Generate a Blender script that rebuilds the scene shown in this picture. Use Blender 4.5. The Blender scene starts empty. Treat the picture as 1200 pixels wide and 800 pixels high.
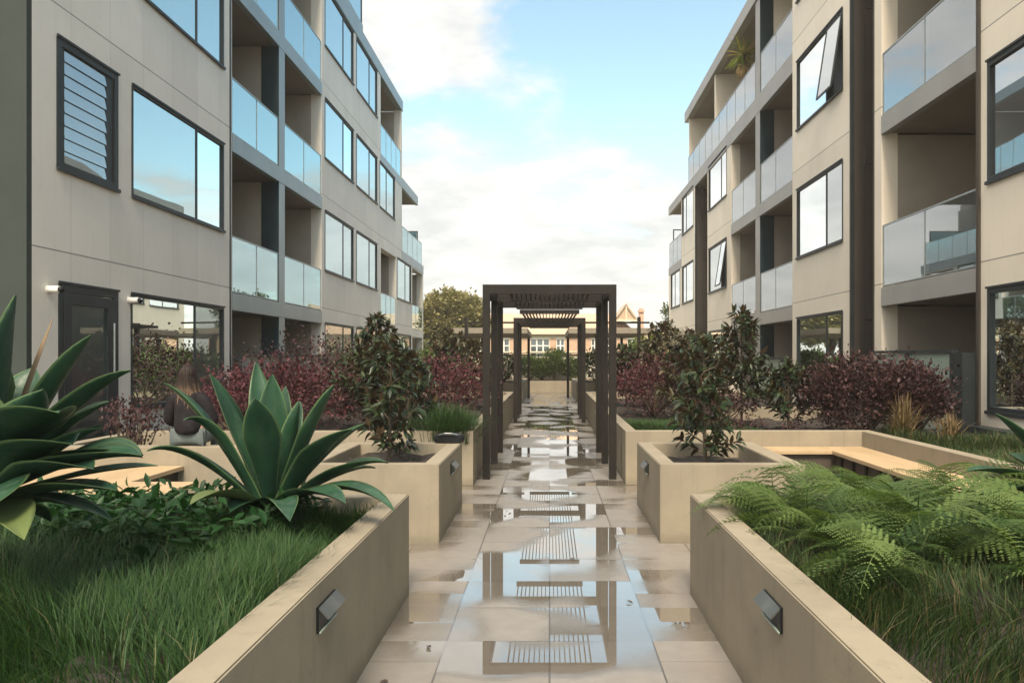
import bpy, bmesh, math, random
import numpy as np
from mathutils import Vector, Matrix
R = math.radians
random.seed(7); rng = np.random.default_rng(7)
scn = bpy.context.scene
COL = scn.collection

# ------------------------------------------------------------------ camera
H, F, VX, VY = 1.66, 900.0, 644.0, 418.0
cam_d = bpy.data.cameras.new('camera'); cam = bpy.data.objects.new('camera', cam_d); COL.objects.link(cam)
cam_d.sensor_width = 36; cam_d.lens = 27; cam_d.clip_start = .05; cam_d.clip_end = 3000
cam.location = (0, 0, H); cam.rotation_euler = (R(90), 0, 0)
cam_d.shift_x = -(VX-600)/1200; cam_d.shift_y = (VY-400)/1200
scn.camera = cam

# ------------------------------------------------------------------ sun and sky
SUN_EL, SUN_AZ = 50, 1      # light comes from behind the camera, a little from the left
sd = bpy.data.lights.new('sun', 'SUN'); sd.energy = 2.4; sd.angle = R(18); sd.color = (1, .86, .68)
sun = bpy.data.objects.new('sun', sd); COL.objects.link(sun)
dv = Vector((math.sin(R(SUN_AZ))*math.cos(R(SUN_EL)), math.cos(R(SUN_AZ))*math.cos(R(SUN_EL)), -math.sin(R(SUN_EL))))
sun.rotation_euler = dv.to_track_quat('-Z', 'Y').to_euler()
w = bpy.data.worlds.new('World'); scn.world = w; w.use_nodes = True
nt = w.node_tree; N = nt.nodes; L = nt.links
bg = N['Background']; bg.inputs['Strength'].default_value = .12
def nd(tree, typ, **kw):
    n = tree.nodes.new(typ)
    for k, v in kw.items():
        if k == 'inp':
            for a, b in v.items(): n.inputs[a].default_value = b
        else: setattr(n, k, v)
    return n
def mth(tree, op, a, b=None, clamp=False):
    n = tree.nodes.new('ShaderNodeMath'); n.operation = op; n.use_clamp = clamp
    for i, v in enumerate((a, b)):
        if v is None: continue
        if isinstance(v, (int, float)): n.inputs[i].default_value = v
        else: tree.links.new(v, n.inputs[i])
    return n.outputs[0]
def sstep(tree, v, a, b, lo=0, hi=1):
    n = tree.nodes.new('ShaderNodeMapRange'); n.interpolation_type = 'SMOOTHSTEP'
    tree.links.new(v, n.inputs[0])
    for i, q in enumerate((a, b, lo, hi)): n.inputs[i+1].default_value = q
    return n.outputs[0]
def mixc(tree, fac, a, b, blend='MIX'):
    n = tree.nodes.new('ShaderNodeMix'); n.data_type = 'RGBA'; n.blend_type = blend
    for s, v in ((n.inputs[0], fac), (n.inputs[6], a), (n.inputs[7], b)):
        if isinstance(v, (int, float)): s.default_value = v
        elif isinstance(v, tuple): s.default_value = (*v, 1) if len(v) == 3 else v
        else: tree.links.new(v, s)
    return n.outputs[2]
sky = nd(nt, 'ShaderNodeTexSky', sky_type='NISHITA', sun_disc=False, sun_elevation=R(SUN_EL), sun_rotation=R(180+SUN_AZ), air_density=1.0, dust_density=1.2, ozone_density=1.5)
tc = nd(nt, 'ShaderNodeTexCoord'); sx = nd(nt, 'ShaderNodeSeparateXYZ'); L.new(tc.outputs['Generated'], sx.inputs[0])
dx, dy, dz = sx.outputs
# cloud deck: direction projected on a high plane, so clouds flatten towards the horizon
den = mth(nt, 'ADD', mth(nt, 'MAXIMUM', dz, 0.0), .22)
cx = mth(nt, 'DIVIDE', dx, den); cy = mth(nt, 'DIVIDE', dy, den)
cmb = nd(nt, 'ShaderNodeCombineXYZ'); L.new(cx, cmb.inputs[0]); L.new(cy, cmb.inputs[1]); cmb.inputs[2].default_value = 3.4
n1 = nd(nt, 'ShaderNodeTexNoise', inp={'Scale': 1.5, 'Detail': 9, 'Roughness': .6, 'Distortion': .35}); L.new(cmb.outputs[0], n1.inputs['Vector'])
n2 = nd(nt, 'ShaderNodeTexNoise', inp={'Scale': 4.5, 'Detail': 6, 'Roughness': .6}); L.new(cmb.outputs[0], n2.inputs['Vector'])
low = sstep(nt, dz, .10, .30, .30, 0)                      # the bank near the horizon
left = sstep(nt, dx, .03, -.12, 0, .15)                   # more veil to the left
gapR = mth(nt, 'ADD', mth(nt, 'MULTIPLY', sstep(nt, dx, -.10, .10), sstep(nt, dz, .20, .27, 0, -.16)), sstep(nt, dx, .22, .36, 0, -.12))
cov = mth(nt, 'ADD', mth(nt, 'ADD', mth(nt, 'ADD', n1.outputs[0], low), left), gapR)
cov = mth(nt, 'ADD', cov, mth(nt, 'MULTIPLY', mth(nt, 'SUBTRACT', n2.outputs[0], .5), .5)); high = sstep(nt, dz, .42, .65); cov = mth(nt, 'ADD', cov, mth(nt, 'MULTIPLY', high, .14))  # denser, brighter overhead cloud, out of view, added for more light below
mask = sstep(nt, cov, .46, .67)
ccol = mixc(nt, sstep(nt, n2.outputs[0], .3, .65), (2.35, 2.36, 2.32), (3.1, 3.05, 2.93))
skyc = mixc(nt, 1.0, sky.outputs[0], (1.00, 1.00, .78), 'MULTIPLY')
fin = mixc(nt, mth(nt, 'MULTIPLY', mask, .95), skyc, ccol)
fin = mixc(nt, mth(nt, 'MULTIPLY', high, mask), fin, (7.0, 6.7, 6.2)); L.new(fin, bg.inputs['Color'])
scn.view_settings.view_transform = 'Standard'; scn.view_settings.look = 'None'
scn.view_settings.exposure = 1.58; scn.view_settings.gamma = 1

# ------------------------------------------------------------------ helpers
def P(px, py, Y): return Vector(((px-VX)*Y/F, Y, H-(py-VY)*Y/F))
def mat(name, c, rough=.7, c2=None, scale=4, spec=.5, bump=0, bscale=60, metal=0, stretch=None, streak=0, detail=5, lo=.35, hi=.65):
    m = bpy.data.materials.new(name); m.use_nodes = True; t = m.node_tree; b = t.nodes['Principled BSDF']
    b.inputs['Roughness'].default_value = rough; b.inputs['Specular IOR Level'].default_value = spec; b.inputs['Metallic'].default_value = metal
    g = nd(t, 'ShaderNodeTexCoord'); mp = nd(t, 'ShaderNodeMapping'); t.links.new(g.outputs['Object'], mp.inputs[0])
    if stretch: mp.inputs['Scale'].default_value = stretch
    n = nd(t, 'ShaderNodeTexNoise', inp={'Scale': scale, 'Detail': detail, 'Roughness': .6}); t.links.new(mp.outputs[0], n.inputs['Vector'])
    c2 = c2 or tuple(q*.8 for q in c)
    col = mixc(t, sstep(t, n.outputs[0], lo, hi), c, c2)
    if streak:
        mp2 = nd(t, 'ShaderNodeMapping', inp={'Scale': (5, 5, .35)}); t.links.new(g.outputs['Object'], mp2.inputs[0])
        s = nd(t, 'ShaderNodeTexNoise', inp={'Scale': 2.0, 'Detail': 5, 'Roughness': .65}); t.links.new(mp2.outputs[0], s.inputs['Vector'])
        col = mixc(t, sstep(t, s.outputs[0], .50, .75, 0, streak), col, tuple(q*.45 for q in c))
    if streak:      # rain splash along the foot and rusty blotches
        gz = nd(t, 'ShaderNodeNewGeometry'); sz_ = nd(t, 'ShaderNodeSeparateXYZ'); t.links.new(gz.outputs['Position'], sz_.inputs[0])
        sn = nd(t, 'ShaderNodeTexNoise', inp={'Scale': 3.5, 'Detail': 6, 'Roughness': .7}); t.links.new(gz.outputs['Position'], sn.inputs[0])
        hgt = mth(t, 'SUBTRACT', sz_.outputs[2], mth(t, 'MULTIPLY', sn.outputs[0], .16)); col = mixc(t, sstep(t, hgt, -.09, .05, .6, 0), col, tuple(q*.5 for q in c))
        s5 = nd(t, 'ShaderNodeTexNoise', inp={'Scale': 7, 'Detail': 8, 'Roughness': .75}); t.links.new(gz.outputs['Position'], s5.inputs[0]); col = mixc(t, sstep(t, s5.outputs[0],   .56, .70, 0, streak*1.3), col, tuple(q*.62 for q in c))
    t.links.new(col, b.inputs['Base Color'])
    if bump:
        n3 = nd(t, 'ShaderNodeTexNoise', inp={'Scale': bscale, 'Detail': 4}); t.links.new(g.outputs['Object'], n3.inputs['Vector'])
        bp = nd(t, 'ShaderNodeBump', inp={'Strength': bump, 'Distance': .01}); t.links.new(n3.outputs[0], bp.inputs['Height']); t.links.new(bp.outputs[0], b.inputs['Normal'])
    return m
ORG = {}
def tag(o, label=None, cat=None, group=None, kind=None):
    if label: o['label'] = label
    if cat: o['category'] = cat
    if group: o['group'] = group
    if kind: o['kind'] = kind
    return o
def thing(name, loc, label, cat, group=None):
    o = bpy.data.objects.new(name, None); o.empty_display_size = .2; COL.objects.link(o); o.location = loc; ORG[o.name] = Vector(loc)
    return tag(o, label, cat, group)
class MB:
    def __init__(s): s.v = []; s.f = []
    def quad(s, a, b, c, d): i = len(s.v); s.v += [tuple(a), tuple(b), tuple(c), tuple(d)]; s.f.append((i, i+1, i+2, i+3)); return s
    def box(s, x0, x1, y0, y1, z0, z1):
        x0, x1 = min(x0, x1), max(x0, x1); y0, y1 = min(y0, y1), max(y0, y1); z0, z1 = min(z0, z1), max(z0, z1); i = len(s.v)
        s.v += [(x0,y0,z0),(x1,y0,z0),(x1,y1,z0),(x0,y1,z0),(x0,y0,z1),(x1,y0,z1),(x1,y1,z1),(x0,y1,z1)]
        s.f += [tuple(i+k for k in q) for q in ((0,3,2,1),(4,5,6,7),(0,1,5,4),(1,2,6,5),(2,3,7,6),(3,0,4,7))]; return s
    def hexa(s, pts):
        i = len(s.v); s.v += [tuple(p) for p in pts]
        s.f += [tuple(i+k for k in q) for q in ((0,3,2,1),(4,5,6,7),(0,1,5,4),(1,2,6,5),(2,3,7,6),(3,0,4,7))]; return s
    def tube(s, pts, rad, n=8, cap=True):
        pts = [Vector(p) for p in pts]; rad = rad if isinstance(rad, (list, tuple)) else [rad]*len(pts); i0 = len(s.v)
        for k, p in enumerate(pts):
            d = (pts[min(k+1, len(pts)-1)]-pts[max(k-1, 0)]).normalized()
            a = d.cross(Vector((0, 0, 1)) if abs(d.z) < .9 else Vector((1, 0, 0))).normalized(); b = d.cross(a)
            for j in range(n):
                an = 2*math.pi*j/n; s.v.append(tuple(p+(a*math.cos(an)+b*math.sin(an))*rad[k]))
        for k in range(len(pts)-1):
            for j in range(n):
                a0 = i0+k*n; s.f.append((a0+j, a0+(j+1) % n, a0+n+(j+1) % n, a0+n+j))
        if cap: s.f.append(tuple(range(i0+n-1, i0-1, -1))); s.f.append(tuple(range(i0+(len(pts)-1)*n, i0+len(pts)*n)))
        return s
    def build(s, name, m, parent=None, org=None, smooth=False, bevel=0):
        if parent is not None: o0 = ORG[parent.name]
        else: o0 = Vector(org) if org is not None else Vector((0, 0, 0))
        me = bpy.data.meshes.new(name); me.from_pydata([tuple(Vector(p)-o0) for p in s.v], [], s.f)
        bm = bmesh.new(); bm.from_mesh(me)
        if bevel:
            bmesh.ops.bevel(bm, geom=[e for e in bm.edges if e.is_manifold and e.calc_face_angle(0) > .5], offset=bevel, segments=2, affect='EDGES', profile=.6)
        bmesh.ops.recalc_face_normals(bm, faces=bm.faces); bm.to_mesh(me); bm.free()
        me.materials.append(m)
        if smooth: me.polygons.foreach_set('use_smooth', [True]*len(me.polygons))
        o = bpy.data.objects.new(name, me); COL.objects.link(o)
        if parent is not None: o.parent = parent
        else: o.location = o0
        ORG[o.name] = o0
        return o
def copy_tree(o, loc=None, rz=None, parent=None, **kw):
    c = o.copy(); COL.objects.link(c)
    if parent: c.parent = parent
    if loc is not None: c.location = loc
    if rz is not None: c.rotation_euler = (0, 0, rz)
    for ch in o.children: copy_tree(ch, parent=c)
    tag(c, **kw); ORG[c.name] = Vector(c.location)
    return c

class Soup:      # many leaves as one mesh, quads only
    def __init__(s): s.V = []; s.Fc = []; s.A = []; s.n = 0
    def inst(s, tv, tf, M, T, rnd=None):
        n = len(T); V = np.einsum('nij,vj->nvi', M, tv)+T[:, None, :]; k = len(tv)
        s.V.append(V.reshape(-1, 3)); s.Fc.append((tf[None]+(np.arange(n)*k)[:, None, None]).reshape(-1, 4)+s.n)
        if rnd is None: rnd = rng.random(n)
        s.A.append(np.repeat(rnd, k)); s.n += n*k; return s
    def raw(s, V, Fq, a):
        V = np.asarray(V, float); s.V.append(V); s.Fc.append(np.asarray(Fq)+s.n); s.A.append(np.full(len(V), a) if np.isscalar(a) else np.asarray(a)); s.n += len(V); return s
    def build(s, name, m, parent=None, org=(0, 0, 0), smooth=False):
        o0 = ORG[parent.name] if parent is not None else Vector(org)
        V = np.concatenate(s.V)-np.array(o0); Fq = np.concatenate(s.Fc); A = np.concatenate(s.A)
        me = bpy.data.meshes.new(name); me.vertices.add(len(V)); me.vertices.foreach_set('co', V.astype(np.float32).ravel())
        me.loops.add(Fq.size); me.loops.foreach_set('vertex_index', Fq.astype(np.int32).ravel())
        me.polygons.add(len(Fq)); me.polygons.foreach_set('loop_start', np.arange(0, Fq.size, 4, dtype=np.int32)); me.polygons.foreach_set('loop_total', np.full(len(Fq), 4, np.int32))
        at = me.attributes.new('rnd', 'FLOAT', 'POINT'); at.data.foreach_set('value', A.astype(np.float32))
        me.update(calc_edges=True); me.validate(); me.materials.append(m)
        if smooth: me.polygons.foreach_set('use_smooth', [True]*len(me.polygons))
        o = bpy.data.objects.new(name, me); COL.objects.link(o)
        if parent is not None: o.parent = parent
        else: o.location = o0
        ORG[o.name] = Vector(o0); return o

def frames(d, spin=None):
    """rotation matrices whose +Y column follows directions d (n,3)"""
    d = d/np.linalg.norm(d, axis=1, keepdims=True); up = np.tile([0, 0, 1.], (len(d), 1))
    up += rng.normal(0, .35, up.shape); x = np.cross(d, up); x /= np.linalg.norm(x, axis=1, keepdims=True)+1e-9; z = np.cross(x, d)
    return np.stack([x, d, z], axis=2)
def leaf_tpl(wd=.38, fold=.08, droop=.18, rows=((0, .12), (.3, .85), (.62, .9), (1, .06))):
    v = []
    for t, q in rows:
        z = -droop*t*t
        v += [(-wd/2*q, t, z+fold*q), (0, t, z), (wd/2*q, t, z+fold*q)]
    f = []
    for r in range(len(rows)-1):
        a = r*3; f += [(a, a+1, a+4, a+3), (a+1, a+2, a+5, a+4)]
    return np.array(v), np.array(f)
LEAF = leaf_tpl(); SMALL = (np.array([(0, 0, 0), (.32, .5, .03), (0, 1, -.05), (-.32, .5, .03)], float), np.array([(0, 1, 2, 3)]))
BLADE = (lambda rows: (np.array([(sx_*w_, y_, z_) for (w_, y_, z_) in rows for sx_ in (-1, 1)], float), np.array([(2*i, 2*i+1, 2*i+3, 2*i+2) for i in range(len(rows)-1)])))
def blade_tpl(bend, w=.012): return BLADE([(w, 0, 0), (w*.85, bend*.10, .38), (w*.6, bend*.38, .70), (w*.08, bend*.85, .92)])

def leafmat(name, c1, c2, rough=.5, back=None, trans=.22, spec=.2, dead=None):
    m = bpy.data.materials.new(name); m.use_nodes = True; t = m.node_tree; b = t.nodes['Principled BSDF']; out = t.nodes['Material Output']
    at = nd(t, 'ShaderNodeAttribute', attribute_name='rnd')
    col = mixc(t, at.outputs['Fac'], c1, c2)
    if dead: col = mixc(t, sstep(t, at.outputs['Fac'], 1-dead[1], 1-dead[1]+.03), col, dead[0])
    if back:
        g = nd(t, 'ShaderNodeNewGeometry'); col = mixc(t, g.outputs['Backfacing'], col, back)
    t.links.new(col, b.inputs['Base Color']); b.inputs['Roughness'].default_value = rough; b.inputs['Specular IOR Level'].default_value = spec
    tr = nd(t, 'ShaderNodeBsdfTranslucent'); t.links.new(mixc(t, 1.0, col, (1.4, 1.5, .8), 'MULTIPLY'), tr.inputs[0])
    mx = nd(t, 'ShaderNodeMixShader'); mx.inputs[0].default_value = trans
    t.links.new(b.outputs[0], mx.inputs[1]); t.links.new(tr.outputs[0], mx.inputs[2]); t.links.new(mx.outputs[0], out.inputs[0])
    return m

# ------------------------------------------------------------------ materials
def cladding(name, c, c2, zoff, ystep, yoff, zstep=3.2, rough=.55):
    m = mat(name, c, rough, c2, scale=.9, spec=.4, bump=.04, bscale=40, streak=.11); t = m.node_tree; b = t.nodes['Principled BSDF']
    src = b.inputs['Base Color'].links[0].from_socket
    g = nd(t, 'ShaderNodeNewGeometry'); s = nd(t, 'ShaderNodeSeparateXYZ'); t.links.new(g.outputs['Position'], s.inputs[0])
    def line(o, step, off, wd):
        u = mth(t, 'DIVIDE', mth(t, 'SUBTRACT', o, off), step); u = mth(t, 'ABSOLUTE', mth(t, 'SUBTRACT', mth(t, 'FRACT', u), .5))
        return mth(t, 'GREATER_THAN', u, .5-wd/step)
    l1 = line(s.outputs[2], zstep, zoff, .010); l2 = line(s.outputs[1], ystep, yoff, .006)
    # each sheet has its own faint tone
    cy_ = mth(t, 'FLOOR', mth(t, 'DIVIDE', mth(t, 'SUBTRACT', s.outputs[1], yoff), ystep)); cz_ = mth(t, 'FLOOR', mth(t, 'DIVIDE', mth(t, 'SUBTRACT', s.outputs[2], zoff), zstep))
    cb = nd(t, 'ShaderNodeCombineXYZ'); t.links.new(cy_, cb.inputs[0]); t.links.new(cz_, cb.inputs[1]); wn = nd(t, 'ShaderNodeTexWhiteNoise'); t.links.new(cb.outputs[0], wn.inputs[0])
    tone = nd(t, 'ShaderNodeCombineColor'); v = sstep(t, wn.outputs[0], 0, 1, .93, 1.03)
    for i in range(3): t.links.new(v, tone.inputs[i])
    col = mixc(t, 1.0, src, tone.outputs[0], 'MULTIPLY')
    col = mixc(t, mth(t, 'MULTIPLY', l1, .65), col, (.06, .055, .05)); col = mixc(t, mth(t, 'MULTIPLY', l2, .22), col, (.08, .07, .06))
    t.links.new(col, b.inputs['Base Color']); return m
M = {}
M['clad_l'] = cladding('cladding_left', (.74, .68, .595), (.70, .64, .56), 3.04, .92, 9.35)
M['clad_r'] = cladding('cladding_right', (.80, .715, .585), (.76, .675, .55), 3.02, 3.9, 8.05, 3.3)
M['endwall'] = mat('dark_grey_cladding', (.040, .048, .043), .7, (.034, .042, .037), 1, spec=.15, bump=.05)
M['brown'] = mat('brown_cladding', (.070, .058, .048), .65, (.058, .05, .042), 1.2, spec=.2, bump=.04)
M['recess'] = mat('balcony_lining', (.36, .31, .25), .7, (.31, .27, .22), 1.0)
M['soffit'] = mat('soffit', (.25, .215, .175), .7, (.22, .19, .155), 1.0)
M['band_l'] = mat('slab_edge_bluegrey', (.20, .25, .26), .35, (.17, .215, .225), 1.0, spec=.6)
M['band_r'] = mat('slab_edge_grey', (.30, .29, .265), .45, (.26, .25, .235), 1.0)
M['frame'] = mat('dark_window_frame', (.026, .032, .035), .45, (.020, .026, .028), 3, spec=.2)
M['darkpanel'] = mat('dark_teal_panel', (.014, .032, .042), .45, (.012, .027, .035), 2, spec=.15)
M['rail'] = mat('grey_rail', (.30, .33, .33), .35, metal=.3)
M['concrete'] = mat('planter_render', (.235, .200, .142), .75, (.20, .170, .122), 2.2, bump=.12, bscale=90, streak=.30)
M['cap'] = M['concrete']
M['soil'] = mat('soil', (.030, .022, .016), .95, (.015, .011, .008), 22, bump=.9, bscale=45)
M['timber'] = mat('honey_timber', (.40, .29, .17), .5, (.33, .235, .13), 3, stretch=(1, .25, 1), bump=.05)
M['bronze'] = mat('bronze_steel', (.019, .017, .0145), .42, (.015, .0135, .012), 3, spec=.14)
M['black'] = mat('black_metal', (.010, .011, .012), .4, (.008, .009, .010), 5, spec=.25)
M['hood'] = mat('grey_metal_hood', (.16, .17, .165), .35, (.12, .13, .13), 6, metal=.6)
M['white'] = mat('white_paint', (.75, .72, .66), .5, (.68, .65, .6), 4)
M['frost'] = mat('frosted_glass', (.30, .37, .31), .28, (.26, .33, .28), .8, spec=.6)
M['bark'] = mat('bark', (.10, .075, .05), .9, (.06, .045, .03), 20, bump=.6, bscale=60)
M['terracotta'] = mat('terracotta_tile', (.48, .34, .23), .8, (.40, .27, .18), 5, bump=.5, bscale=12)
M['stone'] = mat('pale_stone', (.62, .52, .38), .8, (.52, .43, .31), 3)
M['canopy'] = mat('canopy_board', (.22, .19, .145), .6, (.19, .165, .125), 2)

def brick():
    m = mat('red_brick', (.48, .21, .11), .85); t = m.node_tree; b = t.nodes['Principled BSDF']
    g = nd(t, 'ShaderNodeTexCoord'); mp = nd(t, 'ShaderNodeMapping', inp={'Rotation': (R(90), 0, 0)}); t.links.new(g.outputs['Object'], mp.inputs[0])
    br = nd(t, 'ShaderNodeTexBrick', inp={'Color1': (.50, .31, .20, 1), 'Color2': (.42, .25, .16, 1), 'Mortar': (.45, .36, .27, 1), 'Scale': 1.0, 'Brick Width': .24, 'Row Height': .08, 'Mortar Size': .008})
    t.links.new(mp.outputs[0], br.inputs['Vector']); t.links.new(br.outputs[0], b.inputs['Base Color']); return m
M['brick'] = brick()

def glass_pane(name, dark, refl, f0, tint=(1, 1, 1)):
    m = bpy.data.materials.new(name); m.use_nodes = True; t = m.node_tree; b = t.nodes['Principled BSDF']; out = t.nodes['Material Output']
    g = nd(t, 'ShaderNodeTexCoord'); n = nd(t, 'ShaderNodeTexNoise', inp={'Scale': .6, 'Detail': 2}); t.links.new(g.outputs['Object'], n.inputs[0])
    t.links.new(mixc(t, sstep(t, n.outputs[0], .4, .6), dark, tuple(q*.6 for q in dark)), b.inputs['Base Color'])
    b.inputs['Roughness'].default_value = .3
    gl = nd(t, 'ShaderNodeBsdfGlossy', inp={'Roughness': .012, 'Color': (*refl, 1)})
    n2 = nd(t, 'ShaderNodeTexNoise', inp={'Scale': .8, 'Detail': 1}); t.links.new(g.outputs['Object'], n2.inputs[0])
    bp = nd(t, 'ShaderNodeBump', inp={'Strength': .06, 'Distance': .05}); t.links.new(n2.outputs[0], bp.inputs['Height']); t.links.new(bp.outputs[0], gl.inputs['Normal'])
    lw = nd(t, 'ShaderNodeFresnel', inp={'IOR': 1.5}); fac = mth(t, 'ADD', mth(t, 'MULTIPLY', lw.outputs[0], 1.0-f0), f0, True)
    mx = nd(t, 'ShaderNodeMixShader'); t.links.new(fac, mx.inputs[0]); t.links.new(b.outputs[0], mx.inputs[1]); t.links.new(gl.outputs[0], mx.inputs[2]); t.links.new(mx.outputs[0], out.inputs[0])
    return m
M['pane_l'] = glass_pane('window_glass_left', (.02, .045, .05), (.74, .88, .90), .58)
M['pane_r'] = glass_pane('window_glass_right', (.05, .05, .045), (.95, .97, .97), .50)
M['pane_low'] = glass_pane('window_glass_ground', (.03, .05, .05), (.85, .93, .93), .18)
M['louvre_glass'] = glass_pane('louvre_glass', (.10, .105, .095), (.74, .80, .80), .38)
def balu(name, tr, refl, f0, milk):
    m = bpy.data.materials.new(name); m.use_nodes = True; t = m.node_tree; out = t.nodes['Material Output']; b = t.nodes['Principled BSDF']
    b.inputs['Base Color'].default_value = (.62, .70, .70, 1); b.inputs['Roughness'].default_value = .2
    tn = nd(t, 'ShaderNodeBsdfTransparent', inp={'Color': (*tr, 1)}); m1 = nd(t, 'ShaderNodeMixShader'); m1.inputs[0].default_value = milk
    t.links.new(tn.outputs[0], m1.inputs[1]); t.links.new(b.outputs[0], m1.inputs[2])
    gl = nd(t, 'ShaderNodeBsdfGlossy', inp={'Roughness': .015, 'Color': (*refl, 1)}); lw = nd(t, 'ShaderNodeFresnel', inp={'IOR': 1.5})
    fac = mth(t, 'ADD', mth(t, 'MULTIPLY', lw.outputs[0], 1-f0), f0, True); m2 = nd(t, 'ShaderNodeMixShader')
    t.links.new(fac, m2.inputs[0]); t.links.new(m1.outputs[0], m2.inputs[1]); t.links.new(gl.outputs[0], m2.inputs[2]); t.links.new(m2.outputs[0], out.inputs[0]); return m
M['balu_l'] = balu('balustrade_glass_left', (.50, .74, .78), (.70, .90, .94), .50, .10)
M['balu_r'] = balu('balustrade_glass_right', (.80, .84, .84), (.95, .97, .98), .34, .08)

def paving():
    m = bpy.data.materials.new('wet_stone_paving'); m.use_nodes = True; t = m.node_tree; b = t.nodes['Principled BSDF']
    g = nd(t, 'ShaderNodeNewGeometry'); s = nd(t, 'ShaderNodeSeparateXYZ'); t.links.new(g.outputs['Position'], s.inputs[0]); X, Y, _ = s.outputs
    ax = mth(t, 'ABSOLUTE', X); inner = mth(t, 'LESS_THAN', ax, .60)
    def line(o, step, off, wd):
        u = mth(t, 'DIVIDE', mth(t, 'SUBTRACT', o, off), step); u = mth(t, 'ABSOLUTE', mth(t, 'SUBTRACT', mth(t, 'FRACT', u), .5))
        return mth(t, 'GREATER_THAN', u, .5-wd/step)
    lx = line(X, .6, 0, .0055); ly1 = line(Y, .6, 4.49, .0045); ly2 = line(Y, .6, 4.79, .0025)
    ly = mth(t, 'ADD', mth(t, 'MULTIPLY', ly1, inner), mth(t, 'MULTIPLY', ly2, mth(t, 'SUBTRACT', 1, inner)))
    joint = mth(t, 'MAXIMUM', lx, ly)
    # tile id
    ix = mth(t, 'FLOOR', mth(t, 'DIVIDE', X, .6)); iy = mth(t, 'FLOOR', mth(t, 'DIVIDE', mth(t, 'SUBTRACT', Y, mth(t, 'ADD', 4.49, mth(t, 'MULTIPLY', mth(t, 'SUBTRACT', 1, inner), .3))), .6))
    cb = nd(t, 'ShaderNodeCombineXYZ'); t.links.new(ix, cb.inputs[0]); t.links.new(iy, cb.inputs[1]); cb.inputs[2].default_value = 4.0
    wn = nd(t, 'ShaderNodeTexWhiteNoise'); t.links.new(cb.outputs[0], wn.inputs[0]); sc_ = nd(t, 'ShaderNodeSeparateColor'); t.links.new(wn.outputs[1], sc_.inputs[0])
    # each slab is very slightly tilted, water gathers on its low side
    fx = mth(t, 'SUBTRACT', mth(t, 'FRACT', mth(t, 'DIVIDE', X, .6)), .5)
    fy = mth(t, 'SUBTRACT', mth(t, 'FRACT', mth(t, 'DIVIDE', mth(t, 'SUBTRACT', Y, 4.49), .6)), .5)
    tilt = mth(t, 'ADD', mth(t, 'MULTIPLY', fx, mth(t, 'SUBTRACT', sc_.outputs[0], .5)), mth(t, 'MULTIPLY', fy, mth(t, 'SUBTRACT', sc_.outputs[1], .5)))
    n = nd(t, 'ShaderNodeTexNoise', inp={'Scale': 1.15, 'Detail': 1.2, 'Roughness': .4, 'Distortion': .2}); t.links.new(g.outputs['Position'], n.inputs[0])
    h = mth(t, 'ADD', n.outputs[0], mth(t, 'MULTIPLY', tilt, .42)); h = mth(t, 'ADD', h, mth(t, 'MULTIPLY', mth(t, 'SUBTRACT', sc_.outputs[2], .5), .10))
    h = mth(t, 'ADD', h, sstep(t, ax, .595, .605, .045, -.045)); h = mth(t, 'ADD', h, sstep(t, Y, 8, 13, 0, -.02))
    h = mth(t, 'ADD', h, sstep(t, Y, 4.2, 3.85, 0, -.2)); h = mth(t, 'ADD', h, mth(t, 'MULTIPLY', inner, sstep(t, Y, 5.75, 5.55, 0, .085)))
    pud = sstep(t, h, .475, .60)
    n2 = nd(t, 'ShaderNodeTexNoise', inp={'Scale': 9, 'Detail': 6, 'Roughness': .65}); t.links.new(g.outputs['Position'], n2.inputs[0])
    dry = mixc(t, sstep(t, n2.outputs[0], .3, .7), (.200, .182, .160), (.172, .155, .137))
    dry = mixc(t, mth(t, 'MULTIPLY', sc_.outputs[2], .35), dry, (.14, .12, .10))
    wet = mixc(t, 1.0, dry, (.72, .70, .66), 'MULTIPLY'); col = mixc(t, sstep(t, h, .42, .52), dry, wet)
    damp = sstep(t, h, .36, .50)
    col = mixc(t, mth(t, 'MULTIPLY', joint, mth(t, 'SUBTRACT', 1, mth(t, 'MULTIPLY', pud, .2))), col, (.07, .06, .05))
    t.links.new(col, b.inputs['Base Color'])
    ro = mth(t, 'ADD', mth(t, 'MULTIPLY', mth(t, 'SUBTRACT', 1, damp), .22), .24); ro = mth(t, 'ADD', mth(t, 'MULTIPLY', ro, mth(t, 'SUBTRACT', 1, pud)), .0, True)
    t.links.new(ro, b.inputs['Roughness'])
    b.inputs['Coat Roughness'].default_value = .006; b.inputs['Coat IOR'].default_value = 1.9; t.links.new(mth(t, 'MULTIPLY', pud, 1), b.inputs['Coat Weight'])
    bp = nd(t, 'ShaderNodeBump', inp={'Distance': .004}); t.links.new(n2.outputs[0], bp.inputs['Height']); t.links.new(mth(t, 'MULTIPLY', mth(t, 'SUBTRACT', 1, pud), .25), bp.inputs['Strength']); t.links.new(bp.outputs[0], b.inputs['Normal'])
    return m
M['paving'] = paving()

# ------------------------------------------------------------------ ground
MB().box(-400, 400, -200, 900, -3.2, -3).build('ground', mat('far_ground', (.10, .12, .06), .9), org=(0, 0, -3))
tag(bpy.data.objects['ground'], 'distant green ground beyond the courtyard', 'ground', kind='structure')
pv = MB().box(-30, 30, -12, 37.5, -3.1, 0).build('paved_path', M['paving']); tag(pv, 'wet beige stone slab paving with puddles', 'paving', kind='structure')

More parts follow.
